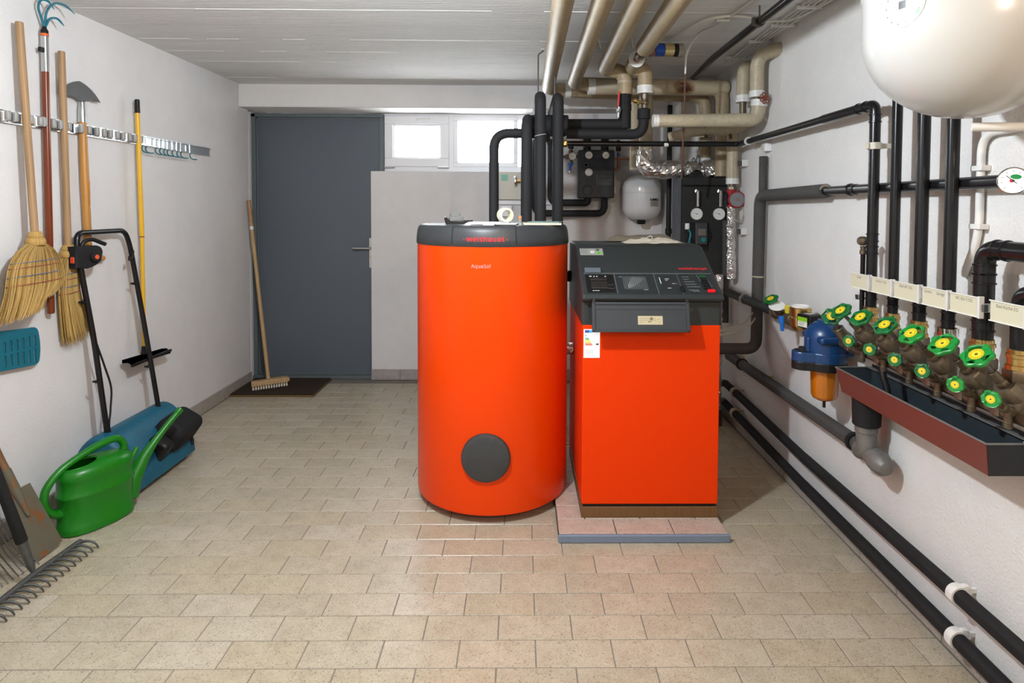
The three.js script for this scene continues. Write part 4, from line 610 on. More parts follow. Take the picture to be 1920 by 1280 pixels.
{ // insulated pipes along the ceiling
  let t = thing('heating_pipe', 'tan insulated ceiling pipe nearest the grey door, turning along the back', 'pipe');
  obj('insulation', pipe([[0.118, 2.18, 1.88], [0.172, 2.18, -4.25], [1.25, 2.148, -4.25], [1.25, 1.68, -4.25]], 0.043, 0.1, 26), M.tan, t);
  obj('sleeve', rev([0.235, 2.178, -4.25], [1, -0.03, 0], [[0, 0], [0, 0.05], [0.04, 0.05], [0.042, 0.049], [0.9, 0.049], [0.9, 0]], 28), M.tan, t);
  obj('joint_collar', collar(0.29, 2.177, -4.25, [1, -0.03, 0], 0.052, 0.04), M.collar, t);
  obj('end_collar', collar(1.25, 1.69, -4.25, [0, 1, 0], 0.045, 0.03), M.collar, t);
  t = thing('heating_pipe', 'tan insulated ceiling pipe with scorch mark on its crosswise run', 'pipe');
  obj('insulation', pipe([[0.253, 2.18, 1.88], [0.329, 2.18, -4.05], [1.3, 2.165, -4.05], [1.3, 1.586, -4.05]], 0.043, 0.1, 26), M.tan, t);
  const fB = field(61, 512, [[8, 8, 0.5], [24, 24, 0.4], [70, 70, 0.3]]);
  const scorch = dataTex(512, (i, x, y) => { const u = (x / 512 - 0.5) * 1.0, v = ((y / 512) - 0.47) * 0.85, d = Math.hypot(u / 0.062, v / 0.115) + (fB[i] - 0.6) * 0.9, k = clamp(1.45 - d, 0, 1), q = clamp(1.1 - d * 1.3, 0, 1), d8 = 0.94 + 0.1 * (fB[i] - 0.5); return [lerp(lerp(0.735 * d8, 0.4, k), 0.05, q), lerp(lerp(0.68 * d8, 0.22, k), 0.04, q), lerp(lerp(0.57 * d8, 0.1, k), 0.035, q)]; }, 1); scorch.repeat.set(1, 1);
  const run = rev([0.445, 2.163, -4.05], [1, 0, 0], [[0, 0], [0, 0.051], [0.002, 0.0515], [0.85, 0.0515], [0.875, 0.048], [0.893, 0.037], [0.901, 0.02], [0.903, 0]], 32); { const p = run.attributes.position, uv = run.attributes.uv; for (let i = 0; i < p.count; i++) uv.setXY(i, (p.getX(i) - 1.04) / 0.32 * 0.32 * 1.1 + 0.5, (Math.atan2(p.getY(i) - 2.163, p.getZ(i) + 4.05) / 6.2832) + 0.5); }
  obj('sleeve', run, mat([1, 1, 1], 0.4, 0, { map: scorch }), t);
  obj('joint_collar', collar(0.425, 2.164, -4.05, [1, 0, 0], 0.0535, 0.045), M.collar, t);
  t = thing('heating_pipe', 'tan insulated ceiling pipe dropping into the upper black manifold', 'pipe');
  obj('insulation', pipe([[0.337, 2.18, 1.88], [0.476, 2.18, -3.62], [0.594, 2.165, -3.62], [0.594, 2.035, -3.62]], 0.043, 0.07, 26), M.tan, t);
  obj('tape_band', [rev([0.4735, 2.18, -3.5], [0.025, 0, -1], [[0, 0.0435], [0.03, 0.0435]], 26), rev([0.594, 2.1, -3.62], [0, 1, 0], [[0, 0.0435], [0.012, 0.0435]], 26)], M.cream, t);
  t = thing('heating_pipe', 'tan insulated ceiling pipe cut open at the brass mixing valve', 'pipe');
  obj('insulation', pipe([[0.52, 2.18, 1.88], [0.61, 2.18, -3.13]], 0.044, 0.05, 26), M.tan, t);
  obj('inner_tube', cyl([0.61, 2.18, -3.1], [0.617, 2.18, -3.42], 0.016), M.copper, t);
  obj('lower_insulation', pipe([[0.615, 2.18, -3.37], [0.62, 2.175, -3.55], [0.698, 2.16, -3.55], [0.698, 2.03, -3.55]], 0.043, 0.06, 26), M.tan, t);
  obj('cut_face', rev([0.6148, 2.18, -3.368], [0, 0, 1], [[-0.001, 0.018], [0, 0.019], [0, 0.042], [-0.001, 0.0435]], 26), M.collar, t);
  obj('end_collar', collar(0.698, 2.028, -3.55, [0, 1, 0], 0.0465, 0.045), M.collar, t);
  t = thing('mixing_valve', 'brass mixing valve with blue and gold actuator below the ceiling', 'valve');
  obj('body', [rev([0.614, 2.18, -3.2], [0.02, 0, -1], [[0, 0.017], [0.02, 0.026], [0.09, 0.026], [0.11, 0.018], [0.13, 0.018]], 20), hexNut([0.613, 2.18, -3.16], [0.614, 2.18, -3.2], 0.026), cyl([0.615, 2.18, -3.26], [0.69, 2.205, -3.29], 0.019)], M.bronze, t);
  obj('union_nut', hexNut([0.66, 2.195, -3.278], [0.69, 2.204, -3.288], 0.026), M.copper, t);
  const a = [0.69, 2.212, -3.29], d = [0.985, 0.02, -0.15];
  obj('motor_blue', rev(a, d, [[0, 0], [0, 0.03], [0.004, 0.034], [0.055, 0.034], [0.055, 0]], 28), mat([0.008, 0.05, 0.3], 0.3), t);
  obj('label_band', rev([a[0] + 0.053, a[1] + 0.001, a[2] - 0.008], d, [[0, 0.02], [0, 0.0345], [0.05, 0.0345], [0.05, 0.02]], 28), mat([0.62, 0.5, 0.22], 0.3, 0.8), t);
  obj('black_ring', rev([a[0] + 0.102, a[1] + 0.002, a[2] - 0.0155], d, [[0, 0.02], [0, 0.034], [0.026, 0.034], [0.026, 0.02]], 28), M.black, t);
  obj('end_cap', rev([a[0] + 0.127, a[1] + 0.0026, a[2] - 0.0194], d, [[0, 0], [0, 0.0355], [0.028, 0.0355], [0.034, 0.03], [0.034, 0]], 28), mat([0.26, 0.24, 0.2], 0.5), t);
}
{ // ceiling hangers
  const r = rng(2);
  [[0.37, -3.1, 'wire pipe hanger between the second and third ceiling pipes'], [0.53, -3.08, 'wire pipe hanger between the third and fourth ceiling pipes']].forEach(([x, z, l]) => { const t = thing('pipe_hanger', l, 'hanger', [x, H, z]); obj('ceiling_eye', [cyl([0, -0.006, 0], [0, 0, 0], 0.016), curve([[-0.008, -0.004, 0], [-0.007, -0.016, 0], [0.002, -0.02, 0], [0.008, -0.01, 0]], 0.003, 12, 6)], M.darkSteel, t); obj('wire', curve([[0, -0.018, 0], [0.006, -0.05, -0.01], [0.012, -0.085, -0.02], [0.02, -0.12, -0.03]], 0.0035, 14, 6), M.whitePaint, t); });
  for (const [x, l] of [[0.09, 'thin steel rod carrying the black tank pipe with taped seam'], [0.187, 'thin steel rod carrying the black pipe beside the tank edge']]) { const t = thing('hanger_rod', l, 'rod', [x, H, -3.62]); obj('rod', pipe([[0.03, 0, 0], [0.025, -0.015, 0], [0, -0.03, 0], [0, -0.33, 0]], 0.0045, 0.012, 8), M.darkSteel, t); obj('wall_anchor', rev([0.03, -0.006, 0], [0, 1, 0], [[0, 0], [0, 0.008], [0.006, 0.014], [0.006, 0]], 12), M.whitePaint, t); }
}
{ // black insulated pipes between tank and ceiling
  let t = one('tank_pipe', 'slim black foam pipe bending across the window to the right', 'pipe', pipe([[-0.147, 1.29, -3.24], [-0.15, 1.77, -3.295], [0.1, 1.77, -3.295], [0.13, 1.77, -3.5]], 0.0255, 0.085, 22), M.foamPipe);
  t = one('tank_pipe', 'black foam pipe rising from tank cap into thick black sleeve', 'pipe', pipe([[0.022, 1.29, -3.2], [0.022, 1.838, -3.22], [0.06, 1.856, -3.55], [0.1, 1.856, -3.62]], 0.029, 0.09, 22), M.foamPipe);
  t = thing('tank_pipe', 'black foam pipe with taped seam and rounded top above tank', 'pipe');
  obj('insulation', pipe([[0.095, 1.29, -3.22], [0.092, 1.955, -3.22], [0.092, 1.955, -4.76]], 0.0295, 0.05, 22), M.foamPipe, t); obj('seam_tie', sweep([0, 1, 2, 3, 4, 5, 6, 7, 8, 9, 10, 11, 12].map((k) => { const a = k / 12 * 6.283; return V(0.0935 + 0.0305 * Math.cos(a), 1.752 + 0.006 * Math.cos(a), -3.22 + 0.0305 * Math.sin(a)); }), 0.0012, 6, false), M.whitePaint, t); at(t, [0.095, 1.29, -3.22]);
  t = thing('tank_pipe', 'black foam pipe passing beside the tank edge down to boiler', 'pipe');
  obj('insulation', pipe([[0.186, 1.955, -4.76], [0.186, 1.955, -3.26], [0.19, 1.02, -3.32], [0.255, 1.02, -3.24]], 0.0295, 0.05, 22), M.foamPipe, t); at(t, [0.19, 1.02, -3.3]);
  t = thing('upper_manifold', 'thick black foam manifold with sleeve below the tan pipes', 'pipe');
  obj('run', pipe([[0.06, 1.858, -3.62], [0.6, 1.862, -3.62]], 0.0335, 0.05, 24), M.foamPipe, t); obj('sleeve', rev([0.054, 1.853, -3.62], [1, 0, 0], [[0, 0], [0, 0.058], [0.004, 0.062], [0.207, 0.062], [0.211, 0.058], [0.211, 0]], 28), M.foamPipe, t);
  obj('riser', rev([0.594, 1.84, -3.62], [0, 1, 0], [[0, 0], [0, 0.036], [0.1, 0.036], [0.105, 0.0385], [0.135, 0.0385], [0.14, 0.036], [0.195, 0.036], [0.195, 0]], 26), M.foamPipe, t); at(t, [0.3, 1.858, -3.62]);
  t = thing('lower_manifold', 'black foam pipe curving up to the brass shut-off valve', 'pipe');
  obj('run', pipe([[0.25, 1.8, -3.555], [0.692, 1.798, -3.55], [0.692, 1.945, -3.55]], 0.029, 0.1, 24), M.foamPipe, t); obj('bell_end', rev([0.692, 1.88, -3.55], [0, 1, 0], [[0, 0.028], [0.006, 0.037], [0.06, 0.036], [0.064, 0.03], [0.064, 0]], 24), M.foamPipe, t); at(t, [0.4, 1.8, -3.55]);
  t = thing('shutoff_valve', 'small brass drain cock between tan pipe and black foam', 'valve');
  obj('body', [cyl([0.696, 1.94, -3.55], [0.697, 2.032, -3.55], 0.0165), hexNut([0.697, 1.965, -3.55], [0.697, 1.992, -3.55], 0.025), rev([0.697, 2.0, -3.55], [0, 1, 0], [[0, 0], [0, 0.022], [0.024, 0.022], [0.024, 0]], 8)], M.bronze, t);
  obj('drain_cock', [cyl([0.69, 1.975, -3.535], [0.62, 1.985, -3.52], 0.008), hexNut([0.645, 1.981, -3.525], [0.63, 1.984, -3.522], 0.013), cyl([0.655, 1.98, -3.527], [0.655, 1.962, -3.524], 0.007)], M.brass, t); at(t, [0.697, 1.94, -3.55]);
  t = thing('ball_valve', 'ball valve with upright red lever beside black riser', 'valve');
  obj('lever', place(new RoundedBoxGeometry(0.01, 0.085, 0.006, 2, 0.0025), 0.549, 2.0, -3.56, 0, 0, -0.06), M.red, t); obj('body', [cyl([0.548, 1.895, -3.57], [0.552, 1.955, -3.56], 0.009), hexNut([0.548, 1.925, -3.566], [0.55, 1.945, -3.562], 0.014), cyl([0.55, 1.95, -3.56], [0.57, 1.95, -3.6], 0.008)], M.steel, t); at(t, [0.55, 1.895, -3.56]);
  one('back_pipe', 'flat black foam pipe glimpsed behind the upper manifold', 'pipe', pipe([[0.36, 1.84, -3.9], [0.37, 1.905, -3.9], [0.62, 1.905, -3.9]], 0.02, 0.05, 16), M.foamPipe);
  t = thing('copper_link', 'foil wrapped pipe stub between tank and boiler', 'pipe'); obj('wrap', foil([[0.19, 0.66, -3.15], [0.27, 0.66, -3.15]], 0.032, 0.05, 5), M.foil, t); at(t, [0.19, 0.66, -3.15]);
}
function dialFace(r0 = 0, seed = 1, green = false) { return canvasTex(192, 192, (g, w) => { g.fillStyle = '#e9eae4'; g.fillRect(0, 0, w, w); g.strokeStyle = '#222'; g.lineWidth = 3; for (let i = 0; i < 9; i++) { const a = (0.75 + i / 8 * 1.5) * Math.PI; g.beginPath(); g.moveTo(96 + 66 * Math.cos(a), 96 + 66 * Math.sin(a)); g.lineTo(96 + 78 * Math.cos(a), 96 + 78 * Math.sin(a)); g.stroke(); } if (green) { g.fillStyle = '#0b7d3c'; g.beginPath(); g.ellipse(112, 66, 34, 18, 0.1, 0, 7); g.fill(); g.fillStyle = '#cc1f2a'; g.beginPath(); g.arc(86, 96, 13, 0, 7); g.fill(); } g.lineWidth = 5; g.beginPath(); g.moveTo(96 - 30 * Math.cos(r0), 96 - 30 * Math.sin(r0)); g.lineTo(96 + 58 * Math.cos(r0), 96 + 58 * Math.sin(r0)); g.stroke(); g.fillStyle = '#222'; g.beginPath(); g.arc(96, 96, 9, 0, 7); g.fill(); }); }
const faceA = dialFace(3.4), faceB = dialFace(2.9), faceG = dialFace(-2.4, 1, true);
function gauge(p, n, r, face, parent, rim = M.steel, name = 'gauge') {
  const N = V(...n).normalize(), c = V(...p), g = obj(name, rev(c, N, [[0, 0], [0, r], [0.008, r], [0.01, r * 0.95], [0.0085, r * 0.9]], 32), rim, parent);
  const d = new THREE.CircleGeometry(r * 0.93, 32), up = V(0, 1, 0), x = up.clone().cross(N).normalize(), y = N.clone().cross(x); basis(d, c.clone().addScaledVector(N, 0.0086).toArray(), x.toArray(), y.toArray(), N.toArray());
  obj('dial', clean(d), new THREE.MeshStandardMaterial({ map: face, roughness: 0.35 }), g); return g;
}
{ // solar pump station
  const t = thing('solar_station', 'dark blue-grey solar pump station with two small dials', 'pump station');
  obj('housing', [box(0.428, 0.701, 1.452, 1.817, -4.86, -4.72, 0.01, 3), box(0.44, 0.69, 1.46, 1.81, -4.92, -4.86, 0.004)], M.solarBox, t);
  gauge([0.505, 1.776, -4.722], [0, 0, 1], 0.031, faceA, t, M.black); gauge([0.634, 1.776, -4.722], [0, 0, 1], 0.029, faceB, t, M.black);
  obj('inspection_port', rev([0.485, 1.703, -4.722], [0, 0, 1], [[0, 0], [0, 0.018], [0.006, 0.018], [0.006, 0.012], [0.002, 0.011], [0.002, 0]], 22), mat([0.09, 0.1, 0.1], 0.4), t);
  obj('flow_knob', [rev([0.506, 1.647, -4.722], [0, 0, 1], [[0, 0], [0, 0.029], [0.006, 0.028], [0.006, 0.017], [0.003, 0.016], [0.003, 0.009], [0.008, 0.008], [0.008, 0]], 26)], M.white, t);
  obj('speaker_grille', rev([0.497, 1.51, -4.722], [0, 0, 1], [[0, 0], [0, 0.04], [0.004, 0.037], [0.001, 0.034], [0.001, 0]], 30), M.blackMatt, t);
  obj('service_cover', [box(0.557, 0.69, 1.54, 1.635, -4.725, -4.716, 0.003), box(0.575, 0.677, 1.6, 1.625, -4.718, -4.712, 0.003), box(0.575, 0.677, 1.548, 1.575, -4.718, -4.713, 0.002)], mat([0.03, 0.042, 0.054], 0.45), t);
  at(t, [0.56, 1.45, -4.82]);
  one('solar_pipe', 'short black foam pipe above the left solar station dial', 'pipe', pipe([[0.5, 1.81, -4.8], [0.5, 2.0, -4.8], [0.5, 2.0, -4.915]], 0.03, 0.05), M.foamPipe);
  one('solar_pipe', 'short black foam pipe above the right solar station dial', 'pipe', pipe([[0.636, 1.81, -4.8], [0.64, 2.0, -4.8], [0.64, 2.0, -4.915]], 0.03, 0.05), M.foamPipe);
  one('solar_pipe', 'upper black foam pipe bending left below solar station', 'pipe', pipe([[0.508, 1.46, -4.8], [0.508, 1.416, -4.8], [0.223, 1.416, -4.8], [0.22, 1.885, -4.8], [0.22, 1.885, -4.915]], 0.027, 0.055), M.foamPipe);
  one('solar_pipe', 'lower black foam pipe bending left below solar station', 'pipe', pipe([[0.636, 1.46, -4.8], [0.636, 1.334, -4.8], [0.099, 1.333, -4.8], [0.097, 1.885, -4.8], [0.097, 1.885, -4.915]], 0.027, 0.07), M.foamPipe);
  let s = thing('safety_group', 'small pressure dial with brass pipe and blue tap', 'gauge');
  obj('brass_pipe', [cyl([0.3, 1.769, -4.78], [0.45, 1.769, -4.78], 0.011), hexNut([0.335, 1.769, -4.78], [0.36, 1.769, -4.78], 0.018), cyl([0.372, 1.7, -4.77], [0.372, 1.83, -4.77], 0.013), hexNut([0.372, 1.79, -4.77], [0.372, 1.815, -4.77], 0.02)], M.bronze, s); gauge([0.382, 1.769, -4.745], [0, 0, 1], 0.029, faceB, s);
  obj('tap', [box(0.35, 0.392, 1.708, 1.722, -4.765, -4.75, 0.004), cyl([0.366, 1.66, -4.765], [0.369, 1.71, -4.765], 0.008, 12, 0.012)], M.blueTap, s); obj('spout', cyl([0.364, 1.648, -4.765], [0.366, 1.67, -4.765], 0.007), M.steel, s); obj('relief_cap', cyl([0.372, 1.83, -4.77], [0.372, 1.865, -4.77], 0.022), M.black, s); at(s, [0.38, 1.65, -4.77]);
  s = thing('copper_line', 'thin copper pipe with blue ring leaving solar station rightwards', 'pipe');
  obj('tube', [pipe([[0.695, 1.755, -4.8], [0.84, 1.756, -4.8], [0.84, 1.756, -4.915]], 0.008, 0.02, 12), pipe([[0.742, 1.83, -4.8], [0.744, 1.68, -4.8], [0.7, 1.672, -4.8]], 0.009, 0.035, 12)], M.copper, s); obj('blue_ring', cyl([0.743, 1.775, -4.8], [0.743, 1.8, -4.8], 0.0125), M.blueTap, s); obj('vent_cap', [cyl([0.742, 1.815, -4.8], [0.742, 1.85, -4.8], 0.02), cyl([0.742, 1.85, -4.8], [0.742, 1.9, -4.8], 0.012)], M.black, s); at(s, [0.74, 1.67, -4.8]);
}
{ // small vessel
  const t = thing('small_vessel', 'small light grey expansion vessel beside solar station', 'vessel', [0.915, 1.284, -4.75]), R = 0.146;
  obj('shell', rev([0, 0, 0], [0, 1, 0], [[0, 0], [0.002, 0.04], [0.012, 0.085], [0.035, 0.122], [0.07, 0.142], [0.1, R], [0.205, R], [0.208, R + 0.0025], [0.214, R + 0.0025], [0.217, R], [0.25, R], [0.29, 0.136], [0.325, 0.105], [0.345, 0.06], [0.35, 0]], 40), M.greyVessel, t);
  obj('air_valve_cap', cyl([0, -0.03, 0], [0, 0.006, 0], 0.03, 18, 0.036), M.black, t); obj('connection', cyl([0, 0.345, 0], [0, 0.39, 0], 0.014), M.bronze, t);
  const g = new THREE.CylinderGeometry(R + 0.0012, R + 0.0012, 0.06, 12, 1, true, 0.26, 0.58); g.translate(0, 0.135, 0); obj('label', clean(g), new THREE.MeshStandardMaterial({ roughness: 0.4, map: canvasTex(256, 180, (c, w, h) => { c.fillStyle = '#9b988c'; c.fillRect(0, 0, w, h); c.fillStyle = '#1b1b1b'; c.fillRect(0, 0, w, 46); c.fillStyle = '#e8e6da'; c.fillRect(30, 12, 22, 20); c.fillRect(196, 14, 30, 16); c.fillStyle = '#5d5b54'; for (let i = 0; i < 5; i++) c.fillRect(34, 66 + i * 21, 180 - (i % 2) * 50, 7); }) }), t);
  obj('wall_bracket', box(-0.12, 0.12, 0.22, 0.25, -0.17, -0.13, 0.003), M.zinc, t);
}
{ // tan uprights, foil bends and the corner pipes
  let t = thing('upright_pipe', 'tan insulated upright ending in crumpled foil bend', 'pipe');
  obj('insulation', pipe([[0.823, 2.13, -4.15], [0.823, 1.72, -4.15]], 0.046, 0.05, 24), M.cream, t); obj('foil_bend', foil([[0.823, 1.765, -4.15], [0.823, 1.636, -4.15], [1.142, 1.636, -4.15], [1.142, 1.583, -4.1]], 0.06, 0.09, 1), M.foil, t);
  t = thing('upright_pipe', 'slim cream upright tucked behind the foil bend', 'pipe'); obj('insulation', cyl([0.775, 1.64, -4.29], [0.77, 2.105, -4.29], 0.034, 22), M.cream, t); at(t, [0.775, 1.64, -4.29]);
  t = thing('foil_elbow', 'round crumpled foil elbow on top right of pump station', 'pipe'); obj('foil', foil([[1.262, 1.66, -4.3], [1.262, 1.645, -4.12], [1.268, 1.583, -4.1]], 0.056, 0.09, 2), M.foil, t); at(t, [1.268, 1.57, -4.12]);
  for (const [x, l] of [[1.165, 'small steel ring handle behind the left foil elbow'], [1.195, 'small steel ring handle behind the right foil elbow']]) { const h = one('ring_handle', l, 'handle', sweep(Array.from({ length: 25 }, (_, k) => { const a = k / 24 * 6.283; return V(x + 0.011 * Math.cos(a), (x < 1.18 ? 1.688 : 1.705) + 0.03 * Math.sin(a), -4.22); }), 0.004, 8, false), M.darkSteel); }
  t = thing('corner_pipe', 'tan corner pipe bending out of the right wall above handwheel', 'pipe'); obj('insulation', pipe([[1.375, 2.22, -3.27], [1.279, 2.216, -3.4], [1.28, 1.985, -3.4]], 0.037, 0.08, 24), M.cream, t); obj('end_collar', collar(1.28, 1.984, -3.4, [0, 1, 0], 0.0405, 0.035), M.collar, t); at(t, [1.28, 1.98, -3.4]);
  t = thing('corner_pipe', 'tan corner pipe hidden behind its twin near the ceiling', 'pipe'); obj('insulation', pipe([[1.375, 2.195, -3.65], [1.262, 2.195, -3.56], [1.262, 1.985, -3.56]], 0.037, 0.08, 24), M.cream, t); obj('end_collar', collar(1.262, 1.984, -3.56, [0, 1, 0], 0.041, 0.04), M.collar, t); obj('tail', cyl([1.262, 1.86, -3.56], [1.262, 1.99, -3.56], 0.02), M.bronze, t); at(t, [1.262, 1.86, -3.56]);
  t = thing('cream_header', 'thick cream insulated header crossing in front of tan uprights', 'pipe'); obj('insulation', pipe([[0.722, 1.857, -3.42], [1.283, 1.862, -3.4], [1.292, 1.965, -3.39]], (s) => 0.034 + 0.006 * s, 0.11, 26), M.cream, t); obj('end_collar', collar(0.716, 1.857, -3.42, [1, 0, 0], 0.0355, 0.03), M.collar, t); obj('upper_collar', collar(1.289, 1.935, -3.392, [0.08, 1, 0.05], 0.043, 0.035), M.collar, t); at(t, [1, 1.857, -3.4]);
  t = thing('handwheel_valve', 'small valve with reddish-brown metal handwheel in the corner', 'valve'); obj('body', [cyl([1.284, 1.955, -3.4], [1.282, 2.0, -3.4], 0.018), cyl([1.285, 1.972, -3.4], [1.3, 1.972, -3.35], 0.01)], M.bronze, t);
  { const wc = V(1.303, 1.972, -3.345), nn = V(0.25, 0.1, 1).normalize(), xx = V(0, 1, 0).cross(nn).normalize(), yy = nn.clone().cross(xx), ring = []; for (let i = 0; i < 7; i++) { const a = i / 7 * 6.283; ring.push(sweep(Array.from({ length: 17 }, (_, k) => { const b = k / 16 * 6.283; return wc.clone().addScaledVector(xx, 0.021 * Math.cos(a) + 0.0095 * Math.cos(b)).addScaledVector(yy, 0.021 * Math.sin(a) + 0.0095 * Math.sin(b)); }), 0.0028, 6, false)); } obj('handwheel', [...ring, rev(wc, nn, [[-0.005, 0], [-0.005, 0.011], [0.005, 0.011], [0.005, 0]], 14)], mat([0.24, 0.06, 0.035], 0.5, 0.3), t); } at(t, [1.285, 1.955, -3.4]);
  t = thing('return_header', 'cream insulated return pipe with rusty stopcock below header', 'pipe'); obj('insulation', pipe([[0.9, 1.81, -3.8], [1.03, 1.84, -3.72], [1.26, 1.845, -3.7], [1.3, 1.87, -3.6]], 0.031, 0.06, 22), M.cream, t); obj('dirty_joint', rev([1.08, 1.843, -3.718], [1, 0, 0.06], [[0, 0.02], [0, 0.0325], [0.06, 0.0325], [0.06, 0.02]], 22), M.rustPipe, t); obj('stopcock', [cyl([1.095, 1.8, -3.7], [1.095, 1.83, -3.71], 0.011), box(1.06, 1.13, 1.785, 1.801, -3.715, -3.685, 0.004)], M.rust, t); obj('tap', cyl([1.235, 1.79, -3.68], [1.235, 1.825, -3.69], 0.009), M.rustPipe, t);
  t = thing('upright_pipe', 'cream insulated upright standing on the red circulation pump', 'pipe'); obj('insulation', cyl([1.289, 1.53, -3.8], [1.284, 1.86, -3.79], 0.036, 26), M.cream, t); obj('end_collar', collar(1.289, 1.527, -3.8, [0, 1, 0], 0.038, 0.035), M.collar, t); at(t, [1.289, 1.527, -3.8]);
  t = thing('circulation_pump', 'red circulation pump with round grey motor plate', 'pump'); obj('body', [rev([1.283, 1.385, -3.8], [0, 1, 0], [[0, 0.022], [0.004, 0.03], [0.012, 0.03], [0.02, 0.02], [0.055, 0.024], [0.075, 0.022], [0.1, 0.03], [0.108, 0.03], [0.11, 0.02]], 22), rev([1.315, 1.432, -3.83], [-0.1, 0, 1], [[0, 0], [0, 0.04], [0.012, 0.052], [0.06, 0.052], [0.064, 0.048], [0.064, 0]], 30)], M.redDark, t); obj('motor_plate', rev([1.309, 1.432, -3.767], [-0.1, 0, 1], [[0, 0], [0, 0.044], [0.005, 0.043], [0.006, 0.01], [0.009, 0.009], [0.009, 0]], 30), mat([0.2, 0.2, 0.21], 0.45), t); obj('vent_screw', cyl([1.308, 1.432, -3.759], [1.3075, 1.432, -3.754], 0.007), M.brass, t); obj('union_nut', [hexNut([1.287, 1.492, -3.8], [1.288, 1.512, -3.8], 0.03), cyl([1.288, 1.51, -3.8], [1.288, 1.53, -3.8], 0.02)], M.bronze, t); obj('terminal_box', box(1.245, 1.27, 1.38, 1.47, -3.84, -3.79, 0.004), M.black, t); obj('mains_lead', curve([[1.345, 1.41, -3.79], [1.35, 1.35, -3.77], [1.33, 1.3, -3.76], [1.29, 1.31, -3.745], [1.262, 1.36, -3.75], [1.255, 1.385, -3.79]], 0.0045, 30, 8), M.cableTan, t); at(t, [1.283, 1.385, -3.8]);
  one('foil_pipe', 'silver foil-lagged pipe hanging from the red circulation pump', 'pipe', foil([[1.3, 0.945, -3.82], [1.284, 1.386, -3.8]], 0.024, 0.05, 3, 0.16), M.foil);
  one('foil_pipe', 'silver foil-lagged pipe below the black foam pump station', 'pipe', foil([[1.255, 0.098, -3.92], [1.256, 0.96, -3.92]], 0.024, 0.05, 4, 0.16), M.foil); one('grey_upright', 'grey pipe standing beside the lower foil-lagged pipe', 'pipe', cyl([1.318, 0.64, -3.98], [1.312, 1.3, -3.98], 0.022, 20), M.greyFoam);
}
{ // heating pump station in black foam
  const t = thing('heating_station', 'black foam pump station with two dials and chrome handles', 'pump station');
  obj('shell', [box(1.045, 1.333, 0.942, 1.52, -4.2, -4.05, 0.006), box(1.045, 1.333, 1.527, 1.58, -4.2, -4.045, 0.006), box(1.05, 1.33, 1.5, 1.55, -4.19, -4.07, 0)], M.epp, t); obj('side_rail', box(1.017, 1.044, 0.942, 1.578, -4.2, -4.06, 0.003), mat([0.07, 0.078, 0.09], 0.6), t);
  for (const x of [1.142, 1.289]) { gauge([x, 1.341, -4.051], [0, 0, 1], 0.039, faceA, t, M.whitePaint); obj('isolating_handle', [cyl([x - 0.012, 1.49, -4.05], [x - 0.012, 1.49, -4.02], 0.012), sweep(route([[x - 0.014, 1.49, -4.018], [x - 0.002, 1.487, -4.015], [x - 0.001, 1.39, -4.02]], 0.012), 0.0105, 12)], M.chrome, t); }
  const p = obj('pump', [box(1.06, 1.225, 1.1, 1.285, -4.06, -4.047, 0.006), rev([1.175, 1.2, -4.05], [0, 0, 1], [[0, 0], [0, 0.068], [0.01, 0.066], [0.012, 0]], 30)], M.black, t); obj('pump_head', box(1.13, 1.21, 1.14, 1.285, -4.05, -4.02, 0.008, 2), mat([0.04, 0.042, 0.044], 0.5), p); obj('pump_display', box(1.145, 1.197, 1.2, 1.245, -4.022, -4.017, 0.002), mat([0.15, 0.135, 0.12], 0.4), p); obj('speed_knob', cyl([1.181, 1.172, -4.022], [1.181, 1.172, -4.01], 0.0165), mat([0.005, 0.19, 0.19], 0.4), p); obj('cable_gland', [cyl([1.082, 1.24, -4.05], [1.082, 1.28, -4.05], 0.016)], M.white, p); obj('green_cable', curve([[1.086, 1.24, -4.04], [1.1, 1.215, -4.035], [1.095, 1.18, -4.03], [1.085, 1.12, -4.035]], 0.008, 16, 8), M.tealDark, p);
  at(t, [1.18, 0.942, -4.12]);
  one('black_upright', 'thin black upright pipe left of the foam pump station', 'pipe', [cyl([1.066, 0, -4.5], [1.066, 2.12, -4.5], 0.0185, 18), cyl([1.066, 1.19, -4.5], [1.066, 1.23, -4.5], 0.024)], M.black);
  one('rusty_rod', 'thin rusty tube hanging from a white cable near scorch mark', 'rod', pipe([[0.905, 2.135, -3.47], [0.907, 1.9, -3.49], [0.93, 1.55, -3.62]], 0.0055, 0.1, 10), M.rustPipe);
  const c = thing('waste_vent_pipe', 'black pipe slung under the ceiling towards the chimney breast', 'pipe'); obj('tube', pipe([[1.13, 2.222, -4.29], [1.07, 2.222, -3.55], [1.068, 2.222, -2.8], [1.08, 2.222, 1.88]], 0.0185, 0.12, 20), M.blackGloss, c); for (const z of [-2.82]) { obj('clamp', [rev([1.068, 2.222, z - 0.012], [0, 0, 1], [[0, 0.018], [0, 0.024], [0.024, 0.024], [0.024, 0.018]], 20), box(1.035, 1.05, 2.205, 2.24, z - 0.012, z + 0.012, 0.002), cyl([1.068, 2.243, z], [1.068, H, z], 0.004, 8)], M.darkSteel, c); }
}
